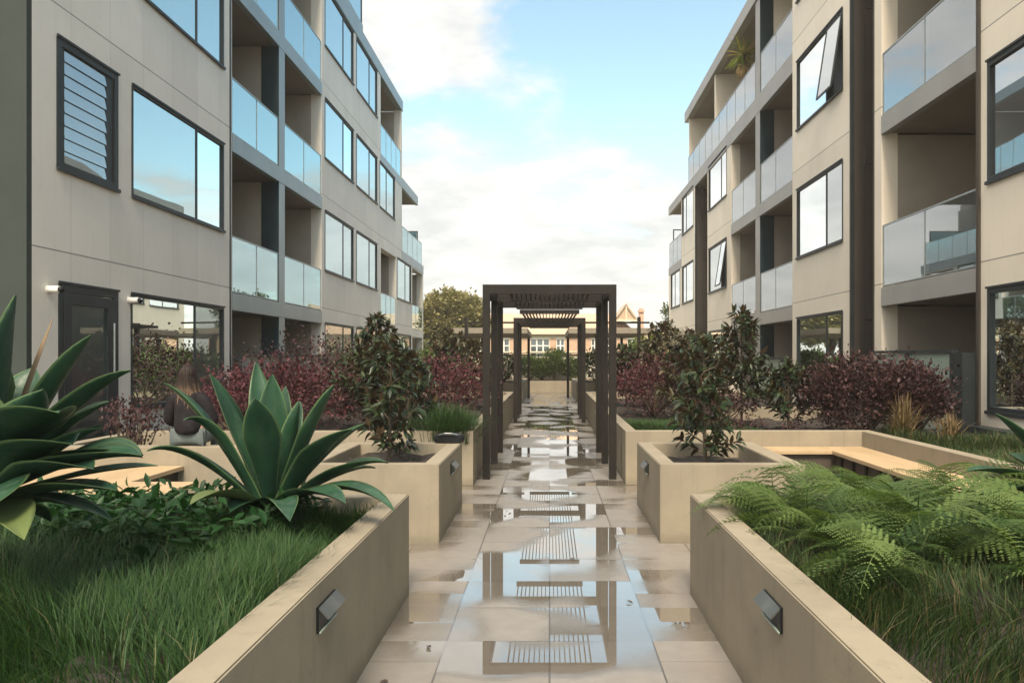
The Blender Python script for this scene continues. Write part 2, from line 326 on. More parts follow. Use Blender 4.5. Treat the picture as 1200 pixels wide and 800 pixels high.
# ------------------------------------------------------------------ buildings
ST = 3.2
def wall_open(parent, name, m, s, xf, y0, y1, z0, z1, ops, th=.3, pl=None):
    ys = sorted({y0, y1, *[q for o in ops for q in o[:2]]}); zs = sorted({z0, z1, *[q for o in ops for q in o[2:4]]})
    ys = [q for q in ys if y0 <= q <= y1]; zs = [q for q in zs if z0 <= q <= z1]
    def full(i, j):
        if i < 0 or j < 0 or i >= len(ys)-1 or j >= len(zs)-1: return False
        cy_, cz_ = (ys[i]+ys[i+1])/2, (zs[j]+zs[j+1])/2
        return not any(o[0] < cy_ < o[1] and o[2] < cz_ < o[3] for o in ops)
    b = MB(); xa, xb = s*xf, s*(xf+th)
    for i in range(len(ys)-1):
        for j in range(len(zs)-1):
            if not full(i, j): continue
            a, c, d, e = ys[i], ys[i+1], zs[j], zs[j+1]
            b.quad((xa, a, d), (xa, c, d), (xa, c, e), (xa, a, e)); b.quad((xb, a, d), (xb, c, d), (xb, c, e), (xb, a, e))
            if not full(i-1, j): b.quad((xa, a, d), (xb, a, d), (xb, a, e), (xa, a, e))
            if not full(i+1, j): b.quad((xa, c, d), (xb, c, d), (xb, c, e), (xa, c, e))
            if not full(i, j-1): b.quad((xa, a, d), (xb, a, d), (xb, c, d), (xa, c, d))
            if not full(i, j+1): b.quad((xa, a, e), (xb, a, e), (xb, c, e), (xa, c, e))
    me_o = b.build(name, m, parent)
    bm = bmesh.new(); bm.from_mesh(me_o.data); bmesh.ops.remove_doubles(bm, verts=bm.verts, dist=1e-4); bmesh.ops.recalc_face_normals(bm, faces=bm.faces); bm.to_mesh(me_o.data); bm.free()
    return me_o
def window(bld, s, xf, o, mulls, pm, fw=.04, louvre=False, openp=None):
    y0, y1, z0, z1 = o; b = MB(); xa, xb = s*(xf-.012), s*(xf+.13)
    b.box(xa, xb, y0+.001, y1-.001, z0, z0+fw).box(xa, xb, y0+.001, y1-.001, z1-fw, z1)
    b.box(xa, xb, y0+.001, y0+fw, z0+fw, z1-fw).box(xa, xb, y1-fw, y1-.001, z0+fw, z1-fw)
    for q in mulls: b.box(s*(xf+.002), xb, q-.022, q+.022, z0+fw, z1-fw)
    b.box(s*(xf-.035), s*(xf-.013), y0-.01, y1+.01, z1, z1+.03)      # drip hood
    b.box(s*(xf-.045), s*(xf-.013), y0-.01, y1+.01, z0-.035, z0+.012)  # sill
    fr = b.build('window', M['frame'], bld)
    if louvre:
        pb = MB(); n = 9; hh = (z1-z0-2*fw)/n
        MB().box(s*(xf+.01), xb, y0+fw, y0+fw+.09, z0+fw, z1-fw).build('louvre_stile', M['frame'], fr); MB().box(s*(xf+.01), xb, y1-fw-.19, y1-fw, z0+fw, z1-fw).build('louvre_stile', M['frame'], fr)
        for i in range(n):
            z = z0+fw+i*hh; ya, yb = y0+fw+.09, y1-fw-.19
            pb.hexa([(s*(xf+.005), ya, z), (s*(xf+.012), ya, z), (s*(xf+.012), yb, z), (s*(xf+.005), yb, z), (s*(xf+.024), ya, z+hh*1.14), (s*(xf+.031), ya, z+hh*1.14), (s*(xf+.031), yb, z+hh*1.14), (s*(xf+.024), yb, z+hh*1.08)])
        pb.build('louvre_blades', pm, fr)
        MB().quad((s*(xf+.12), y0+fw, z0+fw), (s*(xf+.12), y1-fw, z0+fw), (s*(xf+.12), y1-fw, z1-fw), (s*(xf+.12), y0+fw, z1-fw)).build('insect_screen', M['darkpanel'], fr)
    else:
        pb = MB(); ee = [y0+fw]+[q for q in mulls]+[y1-fw]
        for i in range(len(ee)-1):
            if openp is not None and i == openp: continue
            xx = s*(xf+.016+.012*(i % 2)); pb.quad((xx, ee[i], z0+fw), (xx, ee[i+1], z0+fw), (xx, ee[i+1], z1-fw), (xx, ee[i], z1-fw))
        pb.build('pane', pm, fr)
        if openp is not None:     # awning sash pushed out at its foot
            a, c = ee[openp]+.03, ee[openp+1]-.03; zt, zb = z1-fw, z0+fw+.03; off = .24
            def sx2(z): return s*(xf-.005-off*(zt-z)/(zt-zb))
            sb = MB(); 
            for (ya, yb, za, zb2) in ((a, a+.045, zb, zt), (c-.045, c, zb, zt), (a+.045, c-.045, zb, zb+.045), (a+.045, c-.045, zt-.045, zt)):
                sb.hexa([(sx2(za), ya, za), (sx2(za)+s*.035, ya, za), (sx2(za)+s*.035, yb, za), (sx2(za), yb, za), (sx2(zb2), ya, zb2), (sx2(zb2)+s*.035, ya, zb2), (sx2(zb2)+s*.035, yb, zb2), (sx2(zb2), yb, zb2)])
            sh = sb.build('open_sash', M['frame'], fr)
            MB().quad((sx2(zb+.04)+s*.01, a+.04, zb+.04), (sx2(zb+.04)+s*.01, c-.04, zb+.04), (sx2(zt-.04)+s*.01, c-.04, zt-.04), (sx2(zt-.04)+s*.01, a+.04, zt-.04)).build('sash_glass', pm, fr)
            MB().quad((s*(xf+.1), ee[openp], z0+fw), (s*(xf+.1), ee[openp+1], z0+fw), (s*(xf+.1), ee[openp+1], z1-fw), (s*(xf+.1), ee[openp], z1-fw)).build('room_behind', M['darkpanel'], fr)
    return fr
def balustrade(bld, s, xf, y0, y1, zb, zt, n, gm, ret=None):
    b = MB(); xa = s*(xf+.01)
    b.box(xa, s*(xf+.045), y0, y1, zt-.028, zt); b.box(xa, s*(xf+.045), y0, y1, zb, zb+.02)
    for i in range(n+1):
        q = y0+(y1-y0)*i/n; q = min(max(q, y0+.012), y1-.012); b.box(s*(xf+.012), s*(xf+.043), q-.012, q+.012, zb+.02, zt-.028)
    if ret:
        yy, dx_ = ret; b.box(xa, s*(xf+dx_), yy-.015, yy+.015, zt, zt+.025)
    o = b.build('balustrade', M['rail'], bld); g = MB()
    for i in range(n):
        a, c = y0+(y1-y0)*i/n+.016, y0+(y1-y0)*(i+1)/n-.016; g.box(s*(xf+.020), s*(xf+.032), a, c, zb+.022, zt-.03)
    g.build('glass_panel', gm, o); return o
def sill(k): return .92+ST*k
def head(k): return 2.62+ST*k
def bandz(k): return (2.60+ST*k, 2.95+ST*k)
def bay(bld, s, xf, y0, y1, k, bm_, gm, n=4, col=None, dep=1.8, ground=True, balus=True, floor=True):
    """one storey of a recessed balcony bay: the band under its floor is bandz(k-1)"""
    zf = 0.0 if k == 0 else bandz(k-1)[1]; zc = bandz(k)[0]; xb = xf+dep
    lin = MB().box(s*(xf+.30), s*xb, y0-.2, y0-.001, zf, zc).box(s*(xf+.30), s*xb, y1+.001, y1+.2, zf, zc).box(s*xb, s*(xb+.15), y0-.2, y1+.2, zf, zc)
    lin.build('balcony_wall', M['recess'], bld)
    MB().box(s*(xb-.06), s*(xb-.002), y0+.3, y1-.3, zf+.02, zf+2.3).build('balcony_door', M['pane_low'], bld)
    if col:
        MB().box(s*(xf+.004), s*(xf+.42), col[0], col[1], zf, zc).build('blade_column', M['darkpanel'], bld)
        MB().box(s*(xf-.004), s*(xf+.003), col[0]-.005, col[1]+.005, zf, zc).build('column_face', bm_, bld)
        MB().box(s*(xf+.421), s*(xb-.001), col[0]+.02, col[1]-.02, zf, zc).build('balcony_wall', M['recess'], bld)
    if k > 0 and balus:
        segs = [(y0+.02, y1-.02)] if not col else [(y0+.02, col[0]-.02), (col[1]+.02, y1-.02)]
        for a, c in segs: balustrade(bld, s, xf, a, c, zf+.02, zf+1.16, n if not col else max(1, n//2), gm)
def slab(bld, s, xf, y0, y1, k, bm_, dep=1.8, z=None):
    z0, z1 = z or bandz(k)
    MB().box(s*(xf-.012), s*(xf+.12), y0, y1, z0, z1).build('slab_edge', bm_, bld, bevel=.006)
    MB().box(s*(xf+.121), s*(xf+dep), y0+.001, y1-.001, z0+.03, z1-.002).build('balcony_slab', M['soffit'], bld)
def screen(parent, s, x, y0, y1, n, z0, zt):
    b = MB()
    for i in range(n+1): q = y0+(y1-y0)*i/n; b.box(s*(x-.02), s*(x+.06), q-.035, q+.035, z0, zt)
    b.box(s*(x-.03), s*(x+.07), y0-.04, y1+.04, zt, zt+.05); fr = b.build('terrace_screen', M['frame'], parent)
    g = MB()
    for i in range(n): g.box(s*(x+.01), s*(x+.03), y0+(y1-y0)*i/n+.04, y0+(y1-y0)*(i+1)/n-.04, z0+.02, zt-.01)
    g.build('frosted_glass', M['frost'], fr)

# ---- left building
XL = 6.4
def yl(px): return XL*F/(VX-px)
BL = thing('apartment_building', (-XL, 9.5, 0), 'long grey-beige apartment block on the left with blue reflecting windows and recessed balconies', 'apartment building')
s = -1; TOP = 12.75
ops = [(yl(66), yl(138), sill(1), head(1)), (yl(154), yl(262), sill(1), head(1)), (yl(154), yl(262), sill(2), head(2)), (yl(66), yl(138), sill(2), head(2)),
       (yl(68), yl(138), .12, head(0)), (yl(153), yl(262), sill(0)-.05, head(0)), (yl(66), yl(262), sill(3), head(3))]
wall_open(BL, 'facade_wall', M['clad_l'], s, XL, 9.5, 15.359, 0, TOP-.45, ops)
window(BL, s, XL, ops[0], [], M['louvre_glass'], .09, louvre=True)
window(BL, s, XL, ops[1], [yl(231)], M['pane_l']); window(BL, s, XL, ops[2], [yl(231)], M['pane_l']); window(BL, s, XL, ops[3], [], M['pane_l'])
window(BL, s, XL, ops[5], [yl(229)], M['pane_low']); window(BL, s, XL, ops[6], [yl(141), yl(210)], M['pane_l'])
d = window(BL, s, XL, ops[4], [], M['pane_low'], .10); d.name = 'terrace_door'; ORG['terrace_door'] = ORG[BL.name]
MB().box(-XL+.02, -XL-.06, ops[4][0]+.1, ops[4][0]+.26, .22, 2.5).box(-XL+.02, -XL-.06, ops[4][1]-.28, ops[4][1]-.1, .22, 2.5).box(-XL+.019, -XL-.061, ops[4][0]+.26, ops[4][1]-.28, 2.36, 2.5).build('door_leaf', M['frame'], d)
MB().tube([(-XL+.06, ops[4][1]-.19, 2.15), (-XL+.06, ops[4][1]-.19, 1.35)], .014).build('pull_handle', M['rail'], d)
# end wall and core
MB().box(-XL-.002, -17, 9.40, 9.497, 0, TOP+.01).build('end_wall', M['endwall'], BL)
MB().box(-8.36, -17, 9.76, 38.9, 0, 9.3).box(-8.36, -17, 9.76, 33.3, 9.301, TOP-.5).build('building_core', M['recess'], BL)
MB().box(-XL+.012, -XL-.02, 15.36, 15.42, 0, TOP-.46).build('downpipe_trim', M['frame'], BL)
MB().box(-XL-.0, -XL-.3, 15.421, 15.478, 0, TOP-.46).build('facade_wall', M['clad_l'], BL)
ya, yb = 15.48, 21.57; colm = (yl(327), yl(333.5))
for k in range(4): bay(BL, s, XL, ya, yb, k, M['band_l'], M['balu_l'], 4, colm)
for k in range(3): slab(BL, s, XL, ya, yb, k, M['band_l'])
screen(BL, s, XL-.12, 15.6, 21.5, 5, 0, 1.66)
W3 = [(yl(380.5), yl(414), [yl(402.5)]), (yl(417.5), yl(441.8), [yl(433)])]
ops = []
for k in range(4):
    for a, c, mu in W3: ops.append((a, c, sill(k), head(k), mu, k))
ops += [(28.93, yl(462.5), sill(2), head(2), [yl(453)], 2)]
recs = [(29.15, 32.0, 1), (29.15, 32.0, 0), (35.8, 38.7, 1), (35.8, 38.7, 0)]
w2 = [(yl(465.5), yl(481.5), sill(k), head(k), [yl(475)], k) for k in (0, 1)]
ops += w2
holes = [o[:4] for o in ops]+[(a, c, bandz(k)[0]-2.6 + .02 if k == 0 else bandz(k-1)[1], bandz(k)[0]) for a, c, k in recs]
wall_open(BL, 'facade_wall', M['clad_l'], s, XL, yb, 29.1, 0, TOP-.45, [h for h in holes if h[0] < 29.1])
wall_open(BL, 'facade_wall', M['clad_l'], s, XL, 29.101, 33.3, 0, 9.0, [(max(h[0], 29.101), *h[1:]) for h in holes if h[1] > 29.2])
wall_open(BL, 'facade_wall', M['clad_l'], s, XL, 33.301, 38.9, 0, 5.85, [(max(h[0], 33.301), *h[1:]) for h in holes if h[1] > 33.4])
for o in ops: window(BL, s, XL, o[:4], o[4], M['pane_low'] if o[5] == 0 else M['pane_l'])
for a, c, k in recs: bay(BL, s, XL, a, c, k, M['band_l'], M['balu_l'], 3)
bay(BL, s, XL, 29.15, 33.1, 3, M['band_l'], M['balu_l'], 4)
MB().box(-XL, -XL-.3, 33.1, 33.3, 9.35, TOP-.46).build('end_post', M['clad_l'], BL)
slab(BL, s, XL, 33.302, 37.3, 2, M['band_l'], z=(9.0, 9.42), dep=6); slab(BL, s, XL, 29.102, 33.3, 2, M['band_l'], z=(9.002, 9.35))
slab(BL, s, XL, 33.302, 38.95, 1, M['band_l'], z=(5.86, 6.25), dep=6)
balustrade(BL, s, XL, 33.4, 38.5, 6.26, 7.35, 4, M['balu_l']); 
fr = MB(); fr.box(-XL-.2, -XL-2.2, 38.45, 38.5, 7.9, 7.95).box(-XL-.2, -XL-.25, 38.45, 38.5, 6.26, 7.9).box(-XL-2.15, -XL-2.2, 38.45, 38.5, 6.26, 7.9); fs = fr.build('terrace_wind_screen', M['frame'], BL)
MB().box(-XL-.26, -XL-2.14, 38.47, 38.48, 6.27, 7.89).build('glass_panel', M['balu_l'], fs)
MB().box(-8.2, -16, 33.4, 38.8, 6.26, 9.0).build('upper_setback_wall', M['recess'], BL)
MB().box(-XL+.03, -XL-.2, 9.45, 33.4, TOP-.45, TOP).build('roof_edge', M['band_l'], BL, bevel=.01)
MB().box(-XL-.201, -17, 9.46, 33.39, TOP-.45, TOP-.01).build('roof', M['soffit'], BL)
ub = [(yl(392)-6+i*2.2, yl(392)-6+i*2.2+2.1) for i in range(5)]
MB().box(-XL+.01, -XL-.15, 14, 26.3, TOP, TOP+.25).build('roof_kerb', M['band_l'], BL)
balb = MB(); 
for i in range(6): balb.box(-XL-.02, -XL-.09, 14+i*2.45, 14.06+i*2.45, TOP+.25, 15.6)
balb.box(-XL-.01, -XL-.1, 13.99, 26.32, 15.6, 15.75); pf = balb.build('penthouse_window', M['frame'], BL)
MB().box(-XL-.04, -XL-.06, 14.06, 26.25, TOP+.25, 15.6).build('pane', M['pane_l'], pf)
MB().box(-XL-.5, -12, 14.1, 26.2, TOP, 15.7).build('penthouse_wall', M['endwall'], BL)
# small cylinder wall lights
lp = None
for i, (px, lab) in enumerate(((56, 'small white cylinder wall light left of the glazed terrace door'), (151, 'small white cylinder wall light between the terrace door and the ground-floor window'))):
    Y = yl(px)
    if i == 0:
        lp = thing('wall_light', (-XL, Y, 2.52), lab, 'wall light', 'cylinder lights on the left facade')
        MB().tube([(-XL+.001, Y, 2.52), (-XL+.02, Y, 2.52)], .05, 16).build('back_plate', M['white'], lp, smooth=False)
        MB().tube([(-XL+.021, Y, 2.52), (-XL+.15, Y, 2.52)], .045, 16).build('body', M['white'], lp)
        MB().tube([(-XL+.151, Y, 2.52), (-XL+.19, Y-.01, 2.50)], .034, 16).build('lens', M['black'], lp)
    else: copy_tree(lp, loc=(-XL, Y, 2.52), label=lab)

# ---- right building
XR = 6.2
def yr(px): return XR*F/(px-VX)
BR = thing('apartment_building', (XR, 5, 0), 'warm beige apartment block on the right with open sash windows and dark recessed slots', 'apartment building')
s = 1
o1 = [(7.2, yr(1157.5), sill(k)-(0.0 if k else .03), head(k)) for k in range(4)]
wall_open(BR, 'facade_wall', M['clad_r'], s, XR, 3.0, 11.04, 0, TOP-.45, o1)
for k, o in enumerate(o1): window(BR, s, XR, o, [9.2], M['pane_low'] if k == 0 else M['pane_r'], .07)
MB().box(XR-.03, XR+.06, 11.043, 11.117, 0, TOP-.46).build('downpipe_trim', M['brown'], BR)
for k in range(4): bay(BR, s, XR, 11.12, 14.34, k, M['band_r'], M['balu_r'], 2)
for k in range(3): slab(BR, s, XR, 11.12, 14.34, k, M['band_r'])
wall_open(BR, 'facade_wall', M['clad_r'], s, XR, 14.341, 14.66, 0, TOP-.45, [])
def slot(y0, y1, top):
    b = MB()
    for k in range(int(top/3.2)+1):
        z0, z1 = 0 if k == 0 else 1.35+ST*(k-1)+.02+1.05, min(top, 1.35+ST*k+1.05)
        b.box(XR+.85, XR+1.0, y0, y1, z0, z1).box(XR+.301, XR+.849, y1-.06, y1-.001, z0, z1).box(XR+.301, XR+.849, y0+.001, y0+.06, z0, z1)
    b.build('recessed_panel', M['brown'], BR)
    MB().box(XR-.01, XR+.07, y1-.05, y1-.002, 0, top).build('slot_trim', M['frame'], BR); MB().box(XR+.071, XR+.30, y1-.04, y1-.002, 0, top).build('slot_lining', M['brown'], BR)
slot(14.66, 15.85, TOP-.46)
MB().box(XR-.01, XR+.02, 14.655, 14.70, 0, TOP-.46).build('slot_trim', M['brown'], BR)
o3 = [(yr(988), yr(934), sill(k), head(k)) for k in range(4)]
wall_open(BR, 'facade_wall', M['clad_r'], s, XR, 15.851, 19.6, 0, TOP-.45, o3)
for k, o in enumerate(o3): window(BR, s, XR, o, [yr(968)], M['pane_low'] if k == 0 else M['pane_r'], openp=0 if k == 2 else None)
colr = (yr(890.5), yr(885.5))
for k in range(3): bay(BR, s, XR, 19.6, 26.2, k, M['band_r'], M['balu_r'], 4, colr)
for k in range(2): slab(BR, s, XR, 19.6, 26.2, k, M['band_r'])
slab(BR, s, XR, 19.6, 34.6, 2, M['band_r'], z=(8.9, 9.42))
o5 = [(yr(851.7), yr(830.5), sill(k), head(k)) for k in range(3)]
wall_open(BR, 'facade_wall', M['clad_r'], s, XR, 26.201, 30.16, 0, 8.898, o5)
for k, o in enumerate(o5): window(BR, s, XR, o, [yr(845)], M['pane_low'] if k == 0 else M['pane_r'], openp=0 if k == 1 else None)
slot(30.16, 32.7, 8.89)
# top floor terrace running to the far end
for a, c in ((19.62, 22.6), (23.2, 34.4)): balustrade(BR, s, XR, a, c, 9.43, 10.58, 2 if a < 20 else 9, M['balu_r'])
MB().box(XR+.004, XR+.40, colr[0], colr[1], 9.43, TOP-.46).build('blade_column', M['darkpanel'], BR)
MB().box(XR-.004, XR+.003, colr[0]-.005, colr[1]+.005, 9.43, TOP-.46).build('column_face', M['band_r'], BR)
MB().box(XR+.30, XR+1.8, 19.4, 19.598, 9.43, TOP-.46).box(XR+.05, XR+1.8, 28.9, 29.1, 9.43, TOP-.46).box(XR+.05, XR+1.8, 34.3, 34.5, 9.43, TOP-.46).box(XR+1.8, XR+2, 19.4, 34.5, 9.43, TOP-.46).build('terrace_wall', M['clad_r'], BR)
MB().box(XR+.401, XR+1.799, colr[0]+.02, colr[1]-.02, 9.43, TOP-.46).build('balcony_wall', M['clad_r'], BR)
# far wing
o6 = [(yr(812.7), yr(799.5), sill(k), head(k)) for k in range(3)]
wall_open(BR, 'facade_wall', M['clad_r'], s, XR, 32.7, 36.1, 0, 9.0, o6)
for k, o in enumerate(o6): window(BR, s, XR, o, [yr(804)], M['pane_low'] if k == 0 else M['pane_r'])
o7 = [(36.5, 39.2, sill(0), head(0)), (36.5, 39.2, sill(1), head(1))]
wall_open(BR, 'facade_wall', M['clad_r'], s, XR, 36.101, 39.9, 0, 5.85, o7)
for o in o7: window(BR, s, XR, o, [38], M['pane_r'])
slab(BR, s, XR, 34.61, 39.95, 2, M['band_r'], z=(9.01, 9.42), dep=6); slab(BR, s, XR, 36.102, 39.95, 1, M['band_r'], z=(5.86, 6.25), dep=6)
balustrade(BR, s, XR, 36.2, 39.8, 6.26, 7.5, 3, M['balu_r'])
MB().box(XR+.2, XR+.25, 39.75, 39.8, 6.26, 8.2).box(XR+1.9, XR+1.95, 39.75, 39.8, 6.26, 8.2).box(XR+.2, XR+1.95, 39.75, 39.8, 8.2, 8.25).build('terrace_wind_screen', M['frame'], BR)
MB().box(8.36, 17, 3.0, 34.5, 0, TOP-.5).box(8.36, 17, 34.501, 39.9, 0, 6.2).box(8.0, 17, 36.0, 39.8, 6.27, 9.0).build('building_core', M['recess'], BR)
MB().box(XR-.05, XR+.2, 3.0, 35.0, TOP-.45, TOP).build('roof_edge', M['band_r'], BR, bevel=.01)
MB().box(XR+.201, 17, 3.0, 34.99, TOP-.45, TOP-.01).build('roof', M['soffit'], BR)
screen(BR, s, XR-.2, 11.45, 14.3, 2, 0, 1.72)
MB().box(XR-.22, XR-.02, 11.13, 11.40, 0, 1.72).build('screen_pier', M['frame'], BR)
screen(BR, s, XR-.2, 19.9, 22.6, 1, 0, 1.6)
# ledge under the near window
MB().box(XR-.25, XR-.001, 5, 11.0, .60, .68).build('dark_ledge', M['frame'], BR)

# ------------------------------------------------------------------ pergolas and canopies
def pergola(name, lab, ys, sl, group):
    t = thing(name, (0, ys[0], 0), lab, 'pergola', group)
    for Y in ys:
        for sg in (-1, 1): MB().box(sg*.81, sg*.907, Y, Y+.10, 0, 2.51).build('post', M['bronze'], t, bevel=.003)
        MB().box(-.907, .907, Y, Y+.10, 2.512, 2.64).build('cross_beam', M['bronze'], t, bevel=.003)
    for sg in (-1, 1):
        b = MB()
        for a, c in zip(ys[:-1], ys[1:]): b.box(sg*.812, sg*.905, a+.101, c-.001, 2.514, 2.638)
        b.build('side_beam', M['bronze'], t)
    for i in range(17):
        x = -.58+1.16*i/16; b = MB(); cuts = [sl[0]]+[q for Y in ys for q in (Y-.001, Y+.101) if sl[0] < Y < sl[1]]+[sl[1]]
        for a, c in zip(cuts[::2], cuts[1::2]):
            if c > a: b.box(x-.007, x+.007, a, c, 2.565, 2.635)
        b.build('slat', M['bronze'], t)
    e = MB()
    if sl[0] < ys[0]-.1: e.box(-.62, .62, sl[0]-.03, sl[0]-.001, 2.55, 2.64)
    if sl[1] > ys[-1]+.2: e.box(-.62, .62, sl[1]+.001, sl[1]+.03, 2.55, 2.64)
    if e.v: e.build('slat_end_beam', M['bronze'], t)
    return t
pergola('pergola', 'nearest and tallest-looking dark bronze pergola with slatted top over the wet path', [10.4, 11.9, 13.3], (10.501, 14.4), 'slatted pergolas over the path')
pergola('pergola', 'farther dark bronze pergola seen through the near one, further down the path', [19.3, 20.8, 22.2], (16.0, 24.0), 'slatted pergolas over the path')
def canopy(x0, x1, lab):
    t = thing('shade_canopy', ((x0+x1)/2, 25, 0), lab, 'canopy', 'flat canopies beyond the pergolas')
    MB().box(x0, x1, 25, 31.2, 2.42, 2.60).build('roof_board', M['canopy'], t, bevel=.01)
    out = x0 if abs(x0) > abs(x1) else x1; inn = x1 if out == x0 else x0; sg = 1 if out > 0 else -1
    for X, Y, top in ((out-sg*.45, 24.9, 2.95), (inn+sg*.12, 30.9, 2.42), (out-sg*.45, 30.9, 2.42), (inn+sg*.95, 25.6, 2.42)): MB().box(X-.05, X+.05, Y-.05, Y+.05 if top < 2.5 else Y+.09, 0, top).build('post', M['bronze'], t)
    b = MB()
    b.box(x0+.1, x1-.1, 24.92, 24.97, 2.74, 2.80).build('front_rail', M['bronze'], t)
    return t
canopy(-3.15, -.72, 'flat beige-roofed shade canopy on the left beyond the pergolas')
canopy(.62, 3.35, 'flat beige-roofed shade canopy on the right beyond the pergolas')

# ------------------------------------------------------------------ planters, walls, benches
def soil_sheet(parent, x0, x1, y0, y1, z, amp=.03, name='soil'):
    nx, ny = max(2, int(abs(x1-x0)/.12)), max(2, int((y1-y0)/.12)); b = MB(); x0, x1 = min(x0, x1), max(x0, x1)
    g = rng.normal(0, 1, (nx+1, ny+1))*amp; g = (g+np.roll(g, 1, 0)+np.roll(g, 1, 1))/1.8
    b.v = [(x0+(x1-x0)*i/nx, y0+(y1-y0)*j/ny, z+float(g[i, j])) for i in range(nx+1) for j in range(ny+1)]
    b.f = [(i*(ny+1)+j, (i+1)*(ny+1)+j, (i+1)*(ny+1)+j+1, i*(ny+1)+j+1) for i in range(nx) for j in range(ny)]
    return b.build(name, M['soil'], parent)
def planter(lab, x0, x1, y0, y1, zt=.70, rim=.15, sz=.58, group=None, rimx=None):
    x0, x1 = min(x0, x1), max(x0, x1); t = thing('planter', ((x0+x1)/2, (y0+y1)/2, 0), lab, 'planter', group)
    rl, rr = rimx or (rim, rim); bm = bmesh.new(); o = ORG[t.name]
    def v(x, y, z): return bm.verts.new((x-o.x, y-o.y, z))
    a = [(x0, y0), (x1, y0), (x1, y1), (x0, y1)]; c = [(x0+rl, y0+rim), (x1-rr, y0+rim), (x1-rr, y1-rim), (x0+rl, y1-rim)]
    ob = [v(*p, 0) for p in a]; ot = [v(*p, zt) for p in a]; it = [v(*p, zt) for p in c]; ib = [v(*p, .05) for p in c]
    for i in range(4):
        j = (i+1) % 4; bm.faces.new((ob[i], ob[j], ot[j], ot[i])); bm.faces.new((ot[i], ot[j], it[j], it[i])); bm.faces.new((it[i], it[j], ib[j], ib[i])); bm.faces.new((ob[j], ob[i], ib[i], ib[j]))
    bmesh.ops.recalc_face_normals(bm, faces=bm.faces)
    bmesh.ops.bevel(bm, geom=[e for e in bm.edges if e.calc_face_angle(0) > .5 and max(q.co.z for q in e.verts) > .3], offset=.007, segments=2, affect='EDGES')
    me = bpy.data.meshes.new('planter_box'); bm.to_mesh(me); bm.free(); me.materials.append(M['concrete'])
    ob_ = bpy.data.objects.new('planter_box', me); COL.objects.link(ob_); ob_.parent = t
    soil_sheet(t, x0+rl+.001, x1-rr-.001, y0+rim+.001, y1-rim-.001, sz); return t
planter('long rendered planter nearest the camera on the left, full of grass and big agaves', -5.6, -.985, .9, 5.39, rim=.15, sz=.58, group='rendered concrete planters')
planter('long rendered planter nearest the camera on the right, full of ferns', .985, 5.9, .9, 5.39, rim=.15, sz=.58, group='rendered concrete planters')
planter('square rendered planter left of the path with a small dark magnolia', -2.28, -.985, 6.84, 8.65, sz=.57, group='rendered concrete planters', rimx=(.19, .15))
planter('square rendered planter right of the path with a small dark magnolia', .985, 2.28, 6.84, 8.65, sz=.57, group='rendered concrete planters', rimx=(.15, .19))
for sg, lab in ((-1, 'far left rendered planter beside the end of the path'), (1, 'far right rendered planter beside the end of the path')):
    planter(lab, sg*.985, sg*5.8, 28.6, 34.6, rim=.15, sz=.6, group='rendered concrete planters')
planter('low rendered planter closing off the far end of the path', -1.4, 1.4, 34.72, 36.0, zt=.58, rim=.15, sz=.5, group='rendered concrete planters')
# raised garden beds behind the seating
def bed(sg, lab, yf):
    t = thing('garden_bed', (sg*3.5, yf, 0), lab, 'garden bed', 'raised garden beds behind the seating'); C = M['concrete']
    MB().box(sg*.985, sg*(4.2 if sg > 0 else 5.4), yf, yf+.15, 0, .70).build('front_wall', C, t, bevel=.007)
    MB().box(sg*.985, sg*1.135, yf+.151, 21.2, 0, .699).build('path_wall', C, t, bevel=.007)
    MB().box(sg*1.136, sg*6.0, 21.05, 21.2, 0, .70).build('back_wall', C, t, bevel=.007)
    soil_sheet(t, sg*1.136, sg*6.0, yf+.151, 21.04, .52, .03)
    return t
br = bed(1, 'raised garden bed with rendered walls right of the path, behind the timber bench', 9.95)
MB().box(4.05, 4.2, 5.395, 9.949, 0, .699).build('side_wall', M['concrete'], br, bevel=.007); soil_sheet(br, 4.201, 5.95, 5.4, 10.1, .56, .03)
MB().box(2.9, 5.0, 14.0, 14.15, 0, .74).build('inner_wall', M['concrete'], br, bevel=.007)
bl = bed(-1, 'raised garden bed with rendered walls left of the path, behind the seating', 9.9)
MB().box(-5.4, -5.25, 5.395, 9.899, 0, .699).build('side_wall', M['concrete'], bl, bevel=.007); soil_sheet(bl, -5.401, -6.35, 5.4, 10.0, .52, .03)
o = MB().box(-5.245, -2.9, 8.2, 8.38, 0, .70).build('low_wall', M['concrete'], bevel=.007, org=(-4, 8.3, 0)); tag(o, 'low rendered wall behind the left timber bench where a person sits', 'wall')
t = thing('timber_bench', (3.6, 8, 0), 'L-shaped honey timber bench against the low wall on the right', 'bench', 'timber benches')
MB().box(3.50, 4.048, 5.6, 9.948, .455, .50).build('seat', M['timber'], t, bevel=.005); MB().box(2.3, 3.499, 9.50, 9.948, .455, .50).build('seat', M['timber'], t, bevel=.005)
MB().box(3.56, 4.046, 5.62, 9.90, 0, .454).box(2.32, 3.559, 9.56, 9.946, 0, .454).build('base', mat('dark_bench_base', (.055, .04, .03), .6), t)
for i in range(11): MB().box(3.53, 3.558, 5.7+i*.36, 5.74+i*.36, 0, .452).build('support_fin', M['bronze'], t)
t = thing('timber_bench', (-4, 7, 0), 'wide pale timber bench on the left in front of the low wall', 'bench', 'timber benches')
MB().box(-5.2, -3.28, 5.6, 7.15, .455, .50).build('seat', M['timber'], t, bevel=.005); MB().box(-5.2, -3.9, 7.151, 8.19, .455, .50).build('seat', M['timber'], t, bevel=.005)
MB().box(-5.2, -3.34, 5.62, 7.10, 0, .454).box(-5.2, -3.96, 7.101, 8.18, 0, .454).build('base', M['bronze'], t)

